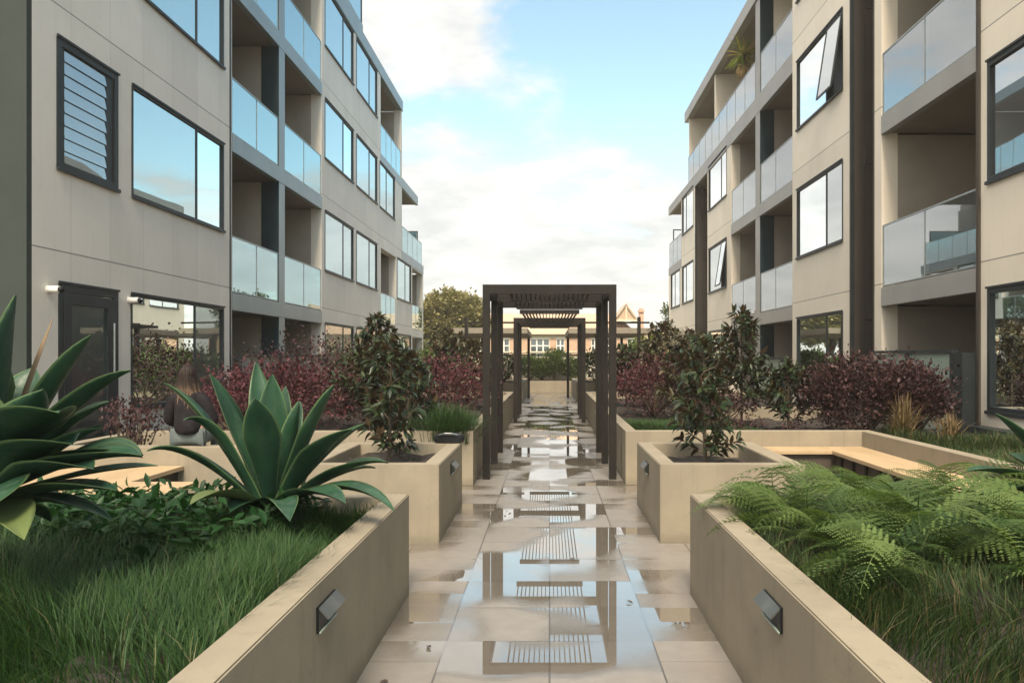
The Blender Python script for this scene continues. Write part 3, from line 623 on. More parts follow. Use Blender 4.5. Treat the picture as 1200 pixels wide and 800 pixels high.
# wall lights on the planters
def step_light():
    t = thing('step_light', (0, 0, 0), None, 'wall light')
    MB().box(.001, .012, -.13, .13, -.055, .055).build('back_plate', M['black'], t)
    MB().hexa([(.013, -.13, .046), (.052, -.13, .004), (.052, .13, .004), (.013, .13, .046), (.013, -.13, .055), (.058, -.13, .010), (.058, .13, .010), (.013, .13, .055)]).build('hood', M['hood'], t)
    MB().box(.013, .02, -.128, .128, -.054, -.048).build('lens', M['frost'], t)
    return t
sl = None
for x, y, z, lab in ((-.985, 3.37, .547, 'sloping-hooded wall light on the grass planter nearest on the left'), (.985, 3.37, .547, 'sloping-hooded wall light on the fern planter nearest on the right'),
                  (-.985, 7.75, .545, 'sloping-hooded wall light on the square planter at left'), (.985, 7.75, .545, 'sloping-hooded wall light on the square planter at right'),
                  (-.985, 15.6, .52, 'sloping-hooded wall light on the garden bed left of the path, past the near pergola'), (.985, 15.6, .52, 'sloping-hooded wall light on the garden bed right of the path, past the near pergola')):
    g = dict(label=lab, cat='wall light', group='hooded wall lights on planters')
    if sl is None: sl = step_light(); sl.location = (x, y, z); tag(sl, **g); 
    else: copy_tree(sl, (x, y, z), 0 if x < 0 else math.pi, **g)

# black bag on the rear corner of the left square planter
bm = bmesh.new(); bmesh.ops.create_cube(bm, size=1); bmesh.ops.subdivide_edges(bm, edges=bm.edges, cuts=5, use_grid_fill=True)
for v in bm.verts:
    p = v.co; r = (p.x*p.x*4+p.y*p.y*4)**.5; v.co = Vector((p.x*.34*(1-.12*abs(p.z)), p.y*.13*(1-.25*(p.x*2)**4), p.z*.105*(1-.35*(p.x*2)**4)))
me = bpy.data.meshes.new('bag'); bm.to_mesh(me); bm.free(); me.materials.append(M['black']); me.polygons.foreach_set('use_smooth', [True]*len(me.polygons))
bt = thing('bag', (-1.12, 8.58, .752), 'flat black bag lying on the rear corner of the left square planter', 'bag')
bo = bpy.data.objects.new('pouch', me); COL.objects.link(bo); bo.parent = bt
MB().tube([(-1.22, 8.50, .795), (-1.16, 8.49, .815), (-1.08, 8.49, .815), (-1.02, 8.50, .795)], .008, 8).build('grab_handle', M['hood'], bt)

# ------------------------------------------------------------------ far end: fence, brick house, trees
t = thing('glass_fence', (0, 36.3, 0), 'frosted glass fence with thin dark top rail at the end of the courtyard', 'fence')
b = MB()
for i in range(13): b.box(-9+i*1.5-.03, -9+i*1.5+.03, 36.3, 36.36, 0, 1.72)
b.box(-9.03, 9.03, 36.28, 36.38, 1.72, 1.78).build('rail', M['black'], t)
g = MB()
for i in range(12): g.box(-9+i*1.5+.035, -9+(i+1)*1.5-.035, 36.32, 36.34, .1, 1.71)
g.build('glass_panel', mat('milky_glass', (.55, .52, .42), .3), t)
HY = 60.0
def hx(px): return (px-VX)*HY/F
def hz(py, Y=HY): return H-(py-VY)*Y/F
t = thing('brick_house', (3, HY, -3), 'old red brick building with white-framed windows, gable and terracotta roof at the far end', 'building')
e = hz(392); rg = hz(364)
wins = [(hx(a), hx(b_), -.2+hz(418), hz(397)) for a, b_ in ((556, 570), (584, 597), (621.5, 644), (652, 661.5), (693, 701), (711, 722), (735, 747))]
wl = MB(); xs = [hx(548)]
for a, b_, c, d in wins: xs += [a, b_]
xs.append(hx(850))
for i in range(0, len(xs), 2): wl.box(xs[i], xs[i+1], HY, HY+.4, -3, e)
for a, b_, c, d in wins: wl.box(a, b_, HY, HY+.4, -3, c).box(a, b_, HY, HY+.4, d, e)
wl.box(hx(548), hx(548)+.4, HY+.41, HY+8.6, -3, e); wl.build('brick_wall', M['brick'], t)
MB().box(hx(547), hx(851), HY-.06, HY-.001, e-.28, e).box(hx(547), hx(851), HY-.05, HY-.001, hz(413), hz(411.5)).build('stone_course', M['stone'], t)
for a, b_, c, d in wins:
    f_ = MB(); n = max(2, round((b_-a)/.55)); f_.box(a-.1, b_+.1, HY-.05, HY-.001, d, d+.12).box(a-.1, b_+.1, HY-.08, HY-.001, c-.1, c)
    for i in range(n+1): q = a+(b_-a)*i/n; f_.box(q-.05, q+.05, HY+.05, HY+.15, c, d)
    for i in range(4): q = c+(d-c)*i/3; f_.box(a, b_, HY+.06, HY+.14, q-.04, q+.04)
    fo = f_.build('window', M['white'], t); MB().box(a, b_, HY+.18, HY+.2, c, d).build('pane', M['pane_low'], fo)
rf = MB()
def gabled(x0, x1, y0, y1, z0, z1, along='x'):
    if along == 'x':
        ym = (y0+y1)/2; rf.quad((x0, y0, z0), (x1, y0, z0), (x1-1.5, ym, z1), (x0+1.5, ym, z1)).quad((x0, y1, z0), (x1, y1, z0), (x1-1.5, ym, z1), (x0+1.5, ym, z1)); rf.quad((x0, y0, z0), (x0, y1, z0), (x0+1.5, ym, z1), (x0+1.5, ym, z1-.001)).quad((x1, y0, z0), (x1, y1, z0), (x1-1.5, ym, z1), (x1-1.5, ym, z1-.001))
gabled(hx(546), hx(748), HY-.35, HY+9, e+.02, rg)
gabled(hx(742), hx(852), HY+3, HY+14, hz(400), hz(383))
rf.build('roof', M['terracotta'], t)
# cross gable and chimney
gx0, gx1, gm_, gt, gb = hx(704), hx(745), hx(734.5), hz(357), hz(374)
g = MB(); g.v = [(hx(722), HY+.5, gb), (hx(747), HY+.5, gb), (gm_, HY+.5, gt), (hx(722), HY+.8, gb), (hx(747), HY+.8, gb), (gm_, HY+.8, gt)]; g.f = [(0, 1, 2), (3, 5, 4), (0, 3, 4, 1), (1, 4, 5, 2), (2, 5, 3, 0)]
gf = g.build('gable', mat('gable_shingle', (.46, .33, .22), .8, (.38, .27, .18), 6), t)
MB().tube([(hx(721), HY+.42, gb-.05), (gm_, HY+.42, gt+.02)], .05, 6).tube([(hx(748), HY+.42, gb-.05), (gm_, HY+.42, gt+.05)], .09, 6).box(gm_-.06, gm_+.06, HY+.4, HY+.48, gb, gt).box(hx(721), hx(748), HY+.38, HY+.49, gb-.14, gb).tube([(gm_, HY+.42, gt), (gm_, HY+.42, gt+.22)], .035, 6).build('bargeboard', M['stone'], gf)
r2 = MB(); r2.quad((hx(720), HY+.3, gb-.1), (gm_, HY+.3, gt+.1), (gm_, HY+5, gt+.1), (hx(720), HY+5, gb-.1)).quad((hx(749), HY+.3, gb-.1), (gm_, HY+.3, gt+.1), (gm_, HY+5, gt+.1), (hx(749), HY+5, gb-.1)); r2.build('roof', M['terracotta'], t)
for px in (755.5, 577):
    c = MB().box(hx(px-2.5), hx(px+2.5), HY+2, HY+2.6, 2, hz(364)).box(hx(px-3.2), hx(px+3.2), HY+1.9, HY+2.7, hz(364), hz(361.5)).box(hx(px-2.2), hx(px+2.2), HY+2.1, HY+2.5, hz(361.5), hz(359))
    c.build('chimney', M['brick'], t)

# ------------------------------------------------------------------ plants
LM = {
 'agave': None,
 'grass': leafmat('lawn_blades', (.011, .036, .010), (.046, .092, .026), .5, trans=.3, dead=((.16, .14, .07), .03)),
 'grass_dry': leafmat('mixed_dry_blades', (.014, .036, .011), (.058, .082, .028), .6, trans=.3, dead=((.15, .11, .06), .10)),
 'fern': leafmat('fern_green', (.022, .052, .014), (.115, .165, .048), .5, trans=.3),
 'cover': leafmat('bright_groundcover', (.006, .028, .008), (.020, .062, .017), .42, trans=.25),
 'magnolia': leafmat('magnolia_leaf', (.009, .022, .010), (.032, .046, .018), .38, back=(.060, .040, .022), trans=.1, spec=.3),
 'magnolia_b': leafmat('bronze_magnolia_leaf', (.028, .036, .018), (.085, .070, .034), .42, back=(.075, .05, .028), trans=.12, spec=.35),
 'purple': leafmat('purple_leaf', (.036, .011, .019), (.12, .040, .046), .5, trans=.2),
 'plum': leafmat('dark_plum_leaf', (.022, .011, .015), (.080, .040, .040), .5, trans=.15),
 'green': leafmat('shrub_green', (.028, .050, .014), (.10, .13, .040), .45, trans=.2),
 'olive': leafmat('pine_olive', (.15, .14, .058), (.26, .225, .10), .7, trans=.2),
 'straw': leafmat('straw_spikes', (.12, .085, .045), (.24, .17, .09), .6, trans=.2),
 'yucca': leafmat('yucca_leaf', (.13, .19, .03), (.26, .28, .06), .5, trans=.3, dead=((.36, .25, .12), .3)),
}
def clamp_noise(n, s): return rng.normal(0, s, (n, 3))
def shrub(name, lab, cat, c, rx, ry, h, ncl, nlf, ll, m, group=None, z0=0.25, org=None, clr=.22, tpl=SMALL, lw=1.0, spire=0, stemr=.02):
    """c: ground point; crown is an uneven cluster of leaf clumps carried by stems"""
    c = np.array(c, float); t = thing(name, tuple(c), lab, cat, group)
    ph = rng.uniform(0, 2*math.pi, ncl); cz = rng.uniform(-.9, 1, ncl); rr = rng.uniform(.55, 1, ncl)**.6
    lob = 1+.16*np.sin(ph*3+rng.uniform(0, 6))+.10*np.sin(ph*5+cz*4)
    k = np.sqrt(np.clip(1-cz**2, 0.05, 1)); 
    if spire: k = k*np.clip(1-spire*(cz*.5+.5), .12, 1)
    CL = np.stack([np.cos(ph)*k*rx*rr*lob, np.sin(ph)*k*ry*rr*lob, z0*h+(h*(1-z0))*(cz*rr*.5+.5)], 1)
    cen = np.array([0, 0, h*.35]); sp = Soup()
    mean = min(rx, ry, h)*clr
    P_ = np.repeat(CL, nlf, 0)+clamp_noise(ncl*nlf, mean)*np.array([1.15, 1.15, .9]); out = P_-cen; out /= np.linalg.norm(out, axis=1, keepdims=True)+1e-6
    D = out+clamp_noise(len(P_), .6)+np.array([0, 0, .35]); Mx = frames(D); S = ll*rng.uniform(.65, 1.25, len(P_)); Mx = Mx*S[:, None, None]; Mx[:, :, 0] *= lw
    br = np.clip(np.repeat(rng.uniform(-.25, .25, ncl), nlf)+rng.uniform(0, 1, len(P_)), 0, 1)
    ok = P_[:, 2] > .02
    sp.inst(*tpl, Mx[ok], (P_+c)[ok], br[ok]); sp.build('foliage', m, t)
    b = MB()
    for q in CL[rng.permutation(ncl)[:min(ncl, 16)]]:
        q = np.array(q); mid = q*np.array([.45, .45, .55])+rng.normal(0, .03, 3)
        b.tube([Vector(c), Vector(c+mid), Vector(c+q)], [stemr, stemr*.6, stemr*.25], 5)
    b.build('stems', M['bark'], t); return t
def magnolia(lab, c, h, r, m, n=26, ll=.125, group='small magnolia trees', prof=None, seed=0, low=.12):
    c = np.array(c, float); t = thing('magnolia', tuple(c), lab, 'magnolia tree', group); sp = Soup(); b = MB()
    lean = rng.normal(0, .03, 2)*h; top = c+np.array([lean[0], lean[1], h*.97]); b.tube([Vector(c), Vector(c*.5+top*.5), Vector(top)], [.022, .016, .006], 6)
    prof = prof or (lambda u: (1-u)**.55*(.55+.45*min(1, u*4)))
    for i in range(n):
        u = low+(1-low)*(i+.5)/n; p0 = c+(top-c)*u; az = i*2.4+rng.normal(0, .3); R_ = r*prof(u)*rng.uniform(.75, 1.15)
        p1 = p0+np.array([math.cos(az)*R_, math.sin(az)*R_, R_*rng.uniform(.35, .9)]); md = (p0+p1)/2+np.array([0, 0, -.04*R_]); b.tube([Vector(p0), Vector(md), Vector(p1)], [.009, .007, .003], 4, cap=False)
        ks = max(3, int(R_/.05)); T = []; D = []
        ax = (p1-p0)/max(1e-6, np.linalg.norm(p1-p0))
        for j in range(ks+1):
            f_ = .3+.7*j/ks; q = p0*(1-f_)+p1*f_
            m_ = 7 if j == ks else 4
            for a in range(m_):
                rn = rng.normal(0, 1, 3); side = rn-ax*rn.dot(ax); side /= np.linalg.norm(side)+1e-6
                T.append(q); D.append(side*1.0+ax*rng.uniform(.3, 1.1)+np.array([0, 0, rng.uniform(-.5, .3)]))
        T = np.array(T); D = np.array(D); Mx = frames(D)*(ll*rng.uniform(.7, 1.2, len(T)))[:, None, None]; sp.inst(*LEAF, Mx, T)
    T = np.tile(top, (12, 1)); D = rng.normal(0, .5, (12, 3))+np.array([0, 0, 1.2]); sp.inst(*LEAF, frames(D)*(ll*rng.uniform(.7, 1.1, 12))[:, None, None], T)
    sp.build('foliage', m, t, smooth=False); b.build('trunk', M['bark'], t); return t
def grass(name, lab, x0, x1, y0, y1, z, n, h, m, width=.006, kind='stuff', cat='grass', lean=.5, dens=None, patchy=True):
    sp = Soup(); X = rng.uniform(min(x0, x1), max(x0, x1), n); Y = rng.uniform(y0, y1, n)
    if patchy:
        pn = np.sin(X*5.1+Y*2.3)+np.sin(X*2.2-Y*4.7+1)+np.sin(X*9+Y*7)*.5; keep = rng.random(n) < .70+.16*pn; X, Y = X[keep], Y[keep]; pn = pn[keep]
    else: pn = np.zeros(n)
    az = rng.uniform(0, 2*math.pi, len(X))*.5+np.sin(X*1.7+Y*2.1)*2.2; hh = h*rng.uniform(.5, 1.15, len(X))*(1+.12*pn)
    for k, bd in enumerate((.25, .6, 1.0)):
        s_ = np.arange(len(X)) % 3 == k; a = az[s_]; c_, q = np.cos(a), np.sin(a); o_ = np.zeros_like(a); hs = hh[s_]
        Mx = np.stack([np.stack([c_, -q*hs*lean*2, o_+rng.normal(0, .1, len(a))*hs], 1), np.stack([q, c_*hs*lean*2, o_+rng.normal(0, .1, len(a))*hs], 1), np.stack([o_, o_, hs], 1)], 1)
        tv, tf = blade_tpl(bd, width/2); sp.inst(tv, tf, Mx, np.stack([X[s_], Y[s_], np.full(s_.sum(), z)-.01], 1))
    o = sp.build(name, m, org=((x0+x1)/2, (y0+y1)/2, z)); tag(o, lab, cat, kind=kind); return o
def tuft(lab, c, h, n, m, name='grass_tuft', cat='ornamental grass', width=.008, spread=.06, group=None, bend=(.5, 1.0, 1.5), stuff=False):
    sp = Soup(); c = np.array(c)
    for bd in bend:
        k = n//len(bend); az = rng.uniform(0, 2*math.pi, k); hs = h*rng.uniform(.6, 1.1, k); o_ = np.zeros(k); c_, q = np.cos(az), np.sin(az)
        Mx = np.stack([np.stack([c_, -q*hs, o_], 1), np.stack([q, c_*hs, o_], 1), np.stack([o_, o_, hs*(1.1-.35*bd)], 1)], 1)
        sp.inst(*blade_tpl(bd*.75, width/2), Mx, c+np.stack([rng.normal(0, spread, k), rng.normal(0, spread, k), o_-.01], 1))
    o = sp.build(name, m, org=tuple(c)); tag(o, lab, cat, group); return o

# --- agaves
def agavemat():
    m = bpy.data.materials.new('agave_leaf'); m.use_nodes = True; t = m.node_tree; b = t.nodes['Principled BSDF']
    at = nd(t, 'ShaderNodeAttribute', attribute_name='rnd'); g = nd(t, 'ShaderNodeTexCoord')
    n = nd(t, 'ShaderNodeTexNoise', inp={'Scale': 3.5, 'Detail': 5}); t.links.new(g.outputs['Object'], n.inputs[0])
    n2 = nd(t, 'ShaderNodeTexNoise', inp={'Scale': 60, 'Detail': 3}); t.links.new(g.outputs['Object'], n2.inputs[0])
    col = mixc(t, sstep(t, n.outputs[0], .3, .7), (.008, .033, .018), (.021, .064, .030))
    col = mixc(t, sstep(t, n2.outputs[0], .62, .74, 0, .25), col, (.10, .14, .07))
    col = mixc(t, sstep(t, at.outputs['Fac'], .82, .92), col, (.08, .13, .05))          # leaf margins
    col = mixc(t, sstep(t, at.outputs['Fac'], 1.5, 1.6), col, (.095, .125, .042))          # old yellow leaves
    col = mixc(t, sstep(t, at.outputs['Fac'], 2.5, 2.6), col, (.16, .11, .06))          # dead brown
    n4 = nd(t, 'ShaderNodeTexNoise', inp={'Scale': 11, 'Detail': 7, 'Roughness': .7}); t.links.new(g.outputs['Object'], n4.inputs[0]); col = mixc(t, sstep(t, n4.outputs[0], .5, .68, 0, .38), col, (.055, .085, .062))
    n5 = nd(t, 'ShaderNodeTexNoise', inp={'Scale': 38, 'Detail': 2}); t.links.new(g.outputs['Object'], n5.inputs[0]); col = mixc(t, sstep(t, n5.outputs[0], .70, .76, 0, .6), col, (.07, .055, .03))
    t.links.new(col, b.inputs['Base Color']); t.links.new(sstep(t, n4.outputs[0], .35, .65, .38, .62), b.inputs['Roughness']); b.inputs['Specular IOR Level'].default_value = .3
    bp = nd(t, 'ShaderNodeBump', inp={'Strength': .15, 'Distance': .003}); t.links.new(n.outputs[0], bp.inputs['Height']); t.links.new(bp.outputs[0], b.inputs['Normal'])
    return m
LM['agave'] = agavemat()
def agave_leaf(sp, base, tip, wd, lift=.22, droop=0, twist=0, kind=0, fold=.30, nseg=16, face=None):
    lift *= .72; droop *= .4; twist *= .6
    base = np.array(base, float); tip = np.array(tip, float); L_ = np.linalg.norm(tip-base); hor = tip-base; hor[2] = 0
    c1 = base+(tip-base)*.35+np.array([0, 0, lift*L_]); c2 = base+(tip-base)*.78+np.array([0, 0, (lift*1.0+droop)*L_])
    ts = np.linspace(0, 1, nseg); B = lambda q: (1-q)**3*base+3*(1-q)**2*q*c1+3*(1-q)*q*q*c2+q**3*tip
    pts = np.array([B(q) for q in ts]); tan = np.gradient(pts, axis=0); tan /= np.linalg.norm(tan, axis=1, keepdims=True)
    hd = hor/(np.linalg.norm(hor)+1e-6) if face is None else np.array(face, float); sd0 = np.array([-hd[1], hd[0], 0.]); sd0 /= np.linalg.norm(sd0)
    V = []; A = []; NC = 7
    wob = rng.uniform(0, 6)
    for i, q in enumerate(ts):
        wf = (.34+.66*min(1, (q/.52))**1.3) if q < .52 else (1-((q-.52)/.48)**1.75)
        wf = max(wf, .02)*wd/2; nrm = np.cross(sd0, tan[i]); nrm /= np.linalg.norm(nrm)+1e-9
        if nrm.dot(np.array([0, 0, 1])+0.001*hd) < 0 and abs(nrm[2]) > .02: nrm = -nrm
        a = twist*q; sd = sd0*math.cos(a)+nrm*math.sin(a); nn = nrm*math.cos(a)-sd0*math.sin(a)
        th = .022*(1-q)**.7*min(1, wd/.15)+.003
        for j in range(NC):
            u = -1+2*j/(NC-1); V.append(pts[i]+sd*u*wf+nn*(fold*wf*u*u+.02*wd*math.sin(q*9+wob)*u)); A.append(kind if kind else (1. if abs(u) > .9 else .5))
        for j in range(NC):
            u = 1-2*j/(NC-1); V.append(pts[i]+sd*u*wf*.995+nn*(fold*wf*u*u+.02*wd*math.sin(q*9+wob)*u-th*(1-u*u)-.001)); A.append(kind if kind else (1. if abs(u) > .9 else .5))
    n = 2*NC; Fq = [(i*n+j, i*n+(j+1) % n, (i+1)*n+(j+1) % n, (i+1)*n+j) for i in range(nseg-1) for j in range(n)]
    sp.raw(V, Fq, np.array(A)+.0)
def agave(lab, base, stem, leaves, extra=0, rr=.7, wd=.15, name='agave'):
    """leaves: (px, py, dY, width, lift, droop, twist, kind) tips measured at the plant's own distance"""
    t = thing(name, tuple(base), lab, 'agave', 'large green agaves'); sp = Soup(); b0 = np.array(base)+np.array([0, 0, stem]); D0 = base[1]
    for (px, py, dY, w_, li, dr, tw, kd) in leaves:
        tip = np.array(P(px, py, D0+dY)); d = tip-b0; d[2] = 0; d /= np.linalg.norm(d)+1e-6; agave_leaf(sp, b0+d*.045+np.array([0, 0, -.06+.05*rng.random()]), tip, w_*(1.48 if D0 < 4 else 1.3), li, dr, tw, kd)
    for i in range(extra):
        az = rng.uniform(0, 2*math.pi); el = rng.uniform(-.1, 1.2); r = rr*rng.uniform(.75, 1); tip = b0+np.array([math.cos(az)*math.cos(el), math.sin(az)*math.cos(el), math.sin(el)])*r
        agave_leaf(sp, b0+np.array([math.cos(az), math.sin(az), 0])*.04, tip, wd*rng.uniform(.85, 1.1), .15, -.02)
    sp.build('leaves', LM['agave'], t, smooth=True)
    MB().tube([Vector(base)-Vector((0, 0, .04)), Vector(b0)], [.07, .06], 10).build('stem', M['bark'], t)
    for i in range(5):    # dead skirt leaves
        pass
    return t
CA = (-1.72, 4.75, .57)
agave('broad agave rosette with one pale yellow leaf low in front, near the left path-side rim', CA, .20, [
 (300, 423, .25, .13, .02, 0, 0, 0), (319, 438, -.05, .15, .02, 0, .2, 0), (299, 466, -.45, .17, .05, 0, 0, 0), (246, 438, .05, .15, .05, .02, -.2, 0),
 (192, 449, -.1, .13, .16, .03, .3, 0), (215, 492, -.35, .11, .30, .10, .3, 0), (172, 528, -.25, .14, .25, .06, .2, 0), (391, 451, -.05, .19, .04, 0, .2, 0),
 (428, 496, .15, .14, .12, 0, 0, 0), (412, 503, -.35, .19, .13, 0, .1, 0), (455, 542, -.15, .15, .18, .02, 0, 0), (462, 598, -.55, .13, .24, .03, 0, 0),
 (223, 590, -.85, .13, .16, .0, .1, 2.0), (405, 590, -.75, .14, .14, 0, 0, 0), (340, 610, -.8, .13, .2, 0, 0, 0), (440, 548, .35, .12, .2, 0, 0, 0), (270, 600, -.6, .13, .16, 0, 0, 0),
 (352, 470, .35, .13, .05, 0, 0, 0), (268, 480, .4, .12, .1, 0, 0, 0), (350, 430+40, -.1, .13, .03, 0, 0, 0), (335, 452, .2, .13, .03, 0, 0, 0)])
LA = (-2.50, 3.35, .57)
agave('huge agave at the left edge of the picture with wide arching dark leaves', LA, .50, [
 (18, 346, .05, .24, .02, 0, .1, 0), (106, 392, .1, .20, .04, .02, .25, 0), (153, 434, 0, .16, .14, .03, .2, 0), (128, 470, .25, .14, .10, .02, 0, 0), (70, 482, -.45, .24, .14, .06, 0, 0), (168, 533, .0, .18, .20, .06, .2, 0),
 (167, 535, -.2, .19, .12, .02, .1, 0), (185, 545, .15, .05, .08, 0, .5, 0), (137, 573, -.25, .11, .06, .02, 0, 0), (132, 610, -.1, .07, .12, .05, .3, 0), (62, 372, .30, .022, .02, 0, .6, 3.0), (28, 632, -.55, .13, .14, .04, 0, 2.0), (-40, 380, .1, .22, .05, 0, 0, 0), (-60, 440, -.2, .24, .1, 0, 0, 0),
 (120, 500, .15, .17, .10, .02, 0, 0), (85, 520, -.35, .20, .16, .03, 0, 0), (110, 548, -.3, .17, .12, .02, 0, 0), (50, 455, -.1, .2, .05, 0, 0, 0), (-90, 500, -.3, .24, .15, 0, 0, 0), (-20, 600, -.6, .22, .15, 0, 0, 0), (60, 610, .2, .18, .1, 0, 0, 0), (100, 590, .3, .15, .1, 0, 0, 0), (-110, 570, 0, .2, .1, 0, 0, 0), (40, 430, .4, .18, .05, 0, 0, 0)])
RA = (3.30, 4.75, .57)
agave('agave at the right picture edge behind the ferns, only leaf tips showing', RA, .25, [
 (1166, 484, .1, .15, .08, .02, .2, 0), (1133, 551, -.1, .14, .12, .02, 0, 0), (1150, 580, -.3, .16, .12, 0, 0, 0), (1215, 430, .1, .17, .05, 0, 0, 0), (1290, 440, 0, .17, .05, 0, 0, 0), (1340, 520, 0, .16, .1, 0, 0, 0), (1250, 590, -.5, .17, .1, 0, 0, 0), (1180, 530, .4, .15, .1, 0, 0, 0), (1330, 580, -.2, .16, .1, 0, 0, 0)])

# --- ferns
def frond_tpl(L_=1.0, arch=.35, droop=.5, npin=20, seed=0):
    r = np.random.default_rng(seed); V = []; Fq = []; A = []
    def rach(q): return np.array([r0*math.sin(q*2.2), q*(1-.10*q), arch*math.sin(q*math.pi*.62)-droop*q**2.6])
    r0 = r.normal(0, .04)
    def quad(a, b, c, d):
        i = len(V); V.extend([a, b, c, d]); Fq.append((i, i+1, i+2, i+3))
    for i in range(12):
        a, b = rach(i/12), rach((i+1)/12); w_ = .006*(1-i/14); quad(a+[-w_, 0, 0], a+[w_, 0, 0], b+[w_, 0, 0], b+[-w_, 0, 0])
    for i in range(npin):
        q = .16+.84*(i/(npin-1))**.95; p = rach(q); tg = rach(min(1, q+.02))-rach(q-.02); tg /= np.linalg.norm(tg)
        u = (q-.16)/.84; pl = .33*(1-u)**.95*(.75+.25*min(1, u*5))+.012
        for s_ in (-1, 1):
            ax = np.array([s_*1., 0, 0])+tg*(.42+.3*u); ax /= np.linalg.norm(ax); nl = max(3, int(pl/.018))
            for j in range(nl):
                v = (j+.5)/nl; c = p+ax*pl*v+np.array([0, 0, -.25*pl*v*v+r.normal(0, .003)]); lw_ = pl*.115*(1-v)**.8+.005; hw = pl/nl*.46
                side = np.cross(ax, [0, 0, 1]); side /= np.linalg.norm(side)
                for k in (-1, 1):
                    tipp = c+side*k*lw_+ax*lw_*.45+np.array([0, 0, -.15*lw_]); quad(c-ax*hw, c+ax*hw, tipp+ax*hw*.3, tipp-ax*hw*.3)
    return np.array(V), np.array(Fq)
FR = [frond_tpl(arch=a, droop=d_, npin=n_, seed=i) for i, (a, d_, n_) in enumerate(((.32, .28, 17), (.45, .62, 16), (.22, .18, 18), (.55, .50, 16)))]
def fern(lab, c, L_, nf, azc=None, spread=math.pi, m=None, el=(.02, .55), name='fern'):
    sp = Soup(); c = np.array(c, float)
    for i in range(nf):
        az = (azc if azc is not None else 0)+(-spread+2*spread*(i+.5)/nf)+rng.normal(0, .18); e_ = rng.uniform(*el); l = L_*rng.uniform(.7, 1.1); roll = rng.normal(0, .35)
        Mx = (Matrix.Rotation(az-math.pi/2, 3, 'Z') @ Matrix.Rotation(e_, 3, 'X') @ Matrix.Rotation(roll, 3, 'Y'))*l
        tv, tf = FR[rng.integers(0, 4)]; sp.inst(tv, tf, np.array(Mx)[None], (c+np.array([math.cos(az), math.sin(az), 0])*.03)[None], np.array([rng.random()]))
    o = sp.build(name, m or LM['fern'], org=tuple(c)); tag(o, lab, 'fern', 'ferns in the right planter'); return o
ferns = [((1.45, 4.8, .64), .50, 8, 'small fern at the inner back corner of the right planter, fronds lying over its rim'), ((1.66, 3.45, .64), .52, 7, 'low fern just right of the wall light, reaching over the rim towards the path'),
 ((2.15, 3.05, .60), .50, 9, 'fern among the brown grass in the right planter foreground'), ((2.75, 2.85, .60), .55, 9, 'fern at the lower right edge of the picture among brown grass'), ((1.50, 5.05, .60), .62, 11, 'fern at the back inner corner of the right near planter, spilling over the corner'), ((2.05, 5.0, .60), .66, 12, 'fern along the back rim of the right near planter, second from the path'),
 ((2.65, 5.05, .62), .70, 12, 'tall fern at the back rim of the right planter, in front of the timber bench'), ((3.15, 4.5, .60), .72, 11, 'fern at the far right of the planter, in front of the edge agave'),
 ((1.48, 4.35, .60), .60, 11, 'fern next to the inner rim of the right planter, midway back'), ((2.05, 4.30, .62), .72, 13, 'large fern in the middle of the right near planter'),
 ((2.65, 4.05, .60), .70, 12, 'fern in the right near planter towards the right edge of the picture'), ((1.62, 3.72, .60), .52, 8, 'low fern reaching over the inner rim near the wall light'),
 ((2.25, 3.55, .60), .62, 11, 'foremost fern in the right planter, above the brown grass'), ((2.9, 3.3, .60), .62, 9, 'fern at the right edge of the picture in front of the others')]
ferns += [((1.95, 3.85, .64), .58, 11, 'fern in the second row behind the wall light, between the two rim ferns'), ((3.0, 3.75, .62), .66, 11, 'fern near the right edge of the picture, midway back in the planter'),
 ((1.50, 4.05, .64), .46, 9, 'small fern close to the inner rim behind the one over the wall light')]
for i, (c, l, n, lab) in enumerate(ferns):
    if i < 2: fern(lab, c, l*1.2, n+5, azc=math.pi*(1.0 if i else .95), spread=1.3, el=(-.08, .30))
    else: fern(lab, c, l*1.05, int(n*1.45))
grass('long_grass', 'long green grass filling the front of the left near planter', -4.2, -1.15, 1.2, 4.35, .57, 60000, .21, LM['grass'], .0048)
grass('long_grass', 'finer green grass along the inner rim of the left planter beside the agave', -1.9, -1.1, 3.6, 5.2, .57, 7000, .20, LM['grass'], .005)
grass('mixed_grass', 'green and dried brown grass in front of the ferns in the right near planter', 1.15, 4.0, 1.3, 4.3, .57, 32000, .19, LM['grass_dry'], .005)
grass('bed_grass', 'strip of mixed green grass behind the timber bench wall on the right', 4.22, 5.9, 5.5, 10.0, .56, 9000, .20, LM['grass_dry'], .009)
grass('lawn_patch', 'short bright green lawn patch beside the near pergola on the right', 1.14, 3.1, 10.12, 13.2, .55, 9000, .09, LM['grass'], .007, patchy=False)
grass('lawn_patch', 'short green grass in the bed left of the near pergola', -2.9, -1.14, 10.1, 14, .55, 7000, .09, LM['grass'], .007, patchy=False)
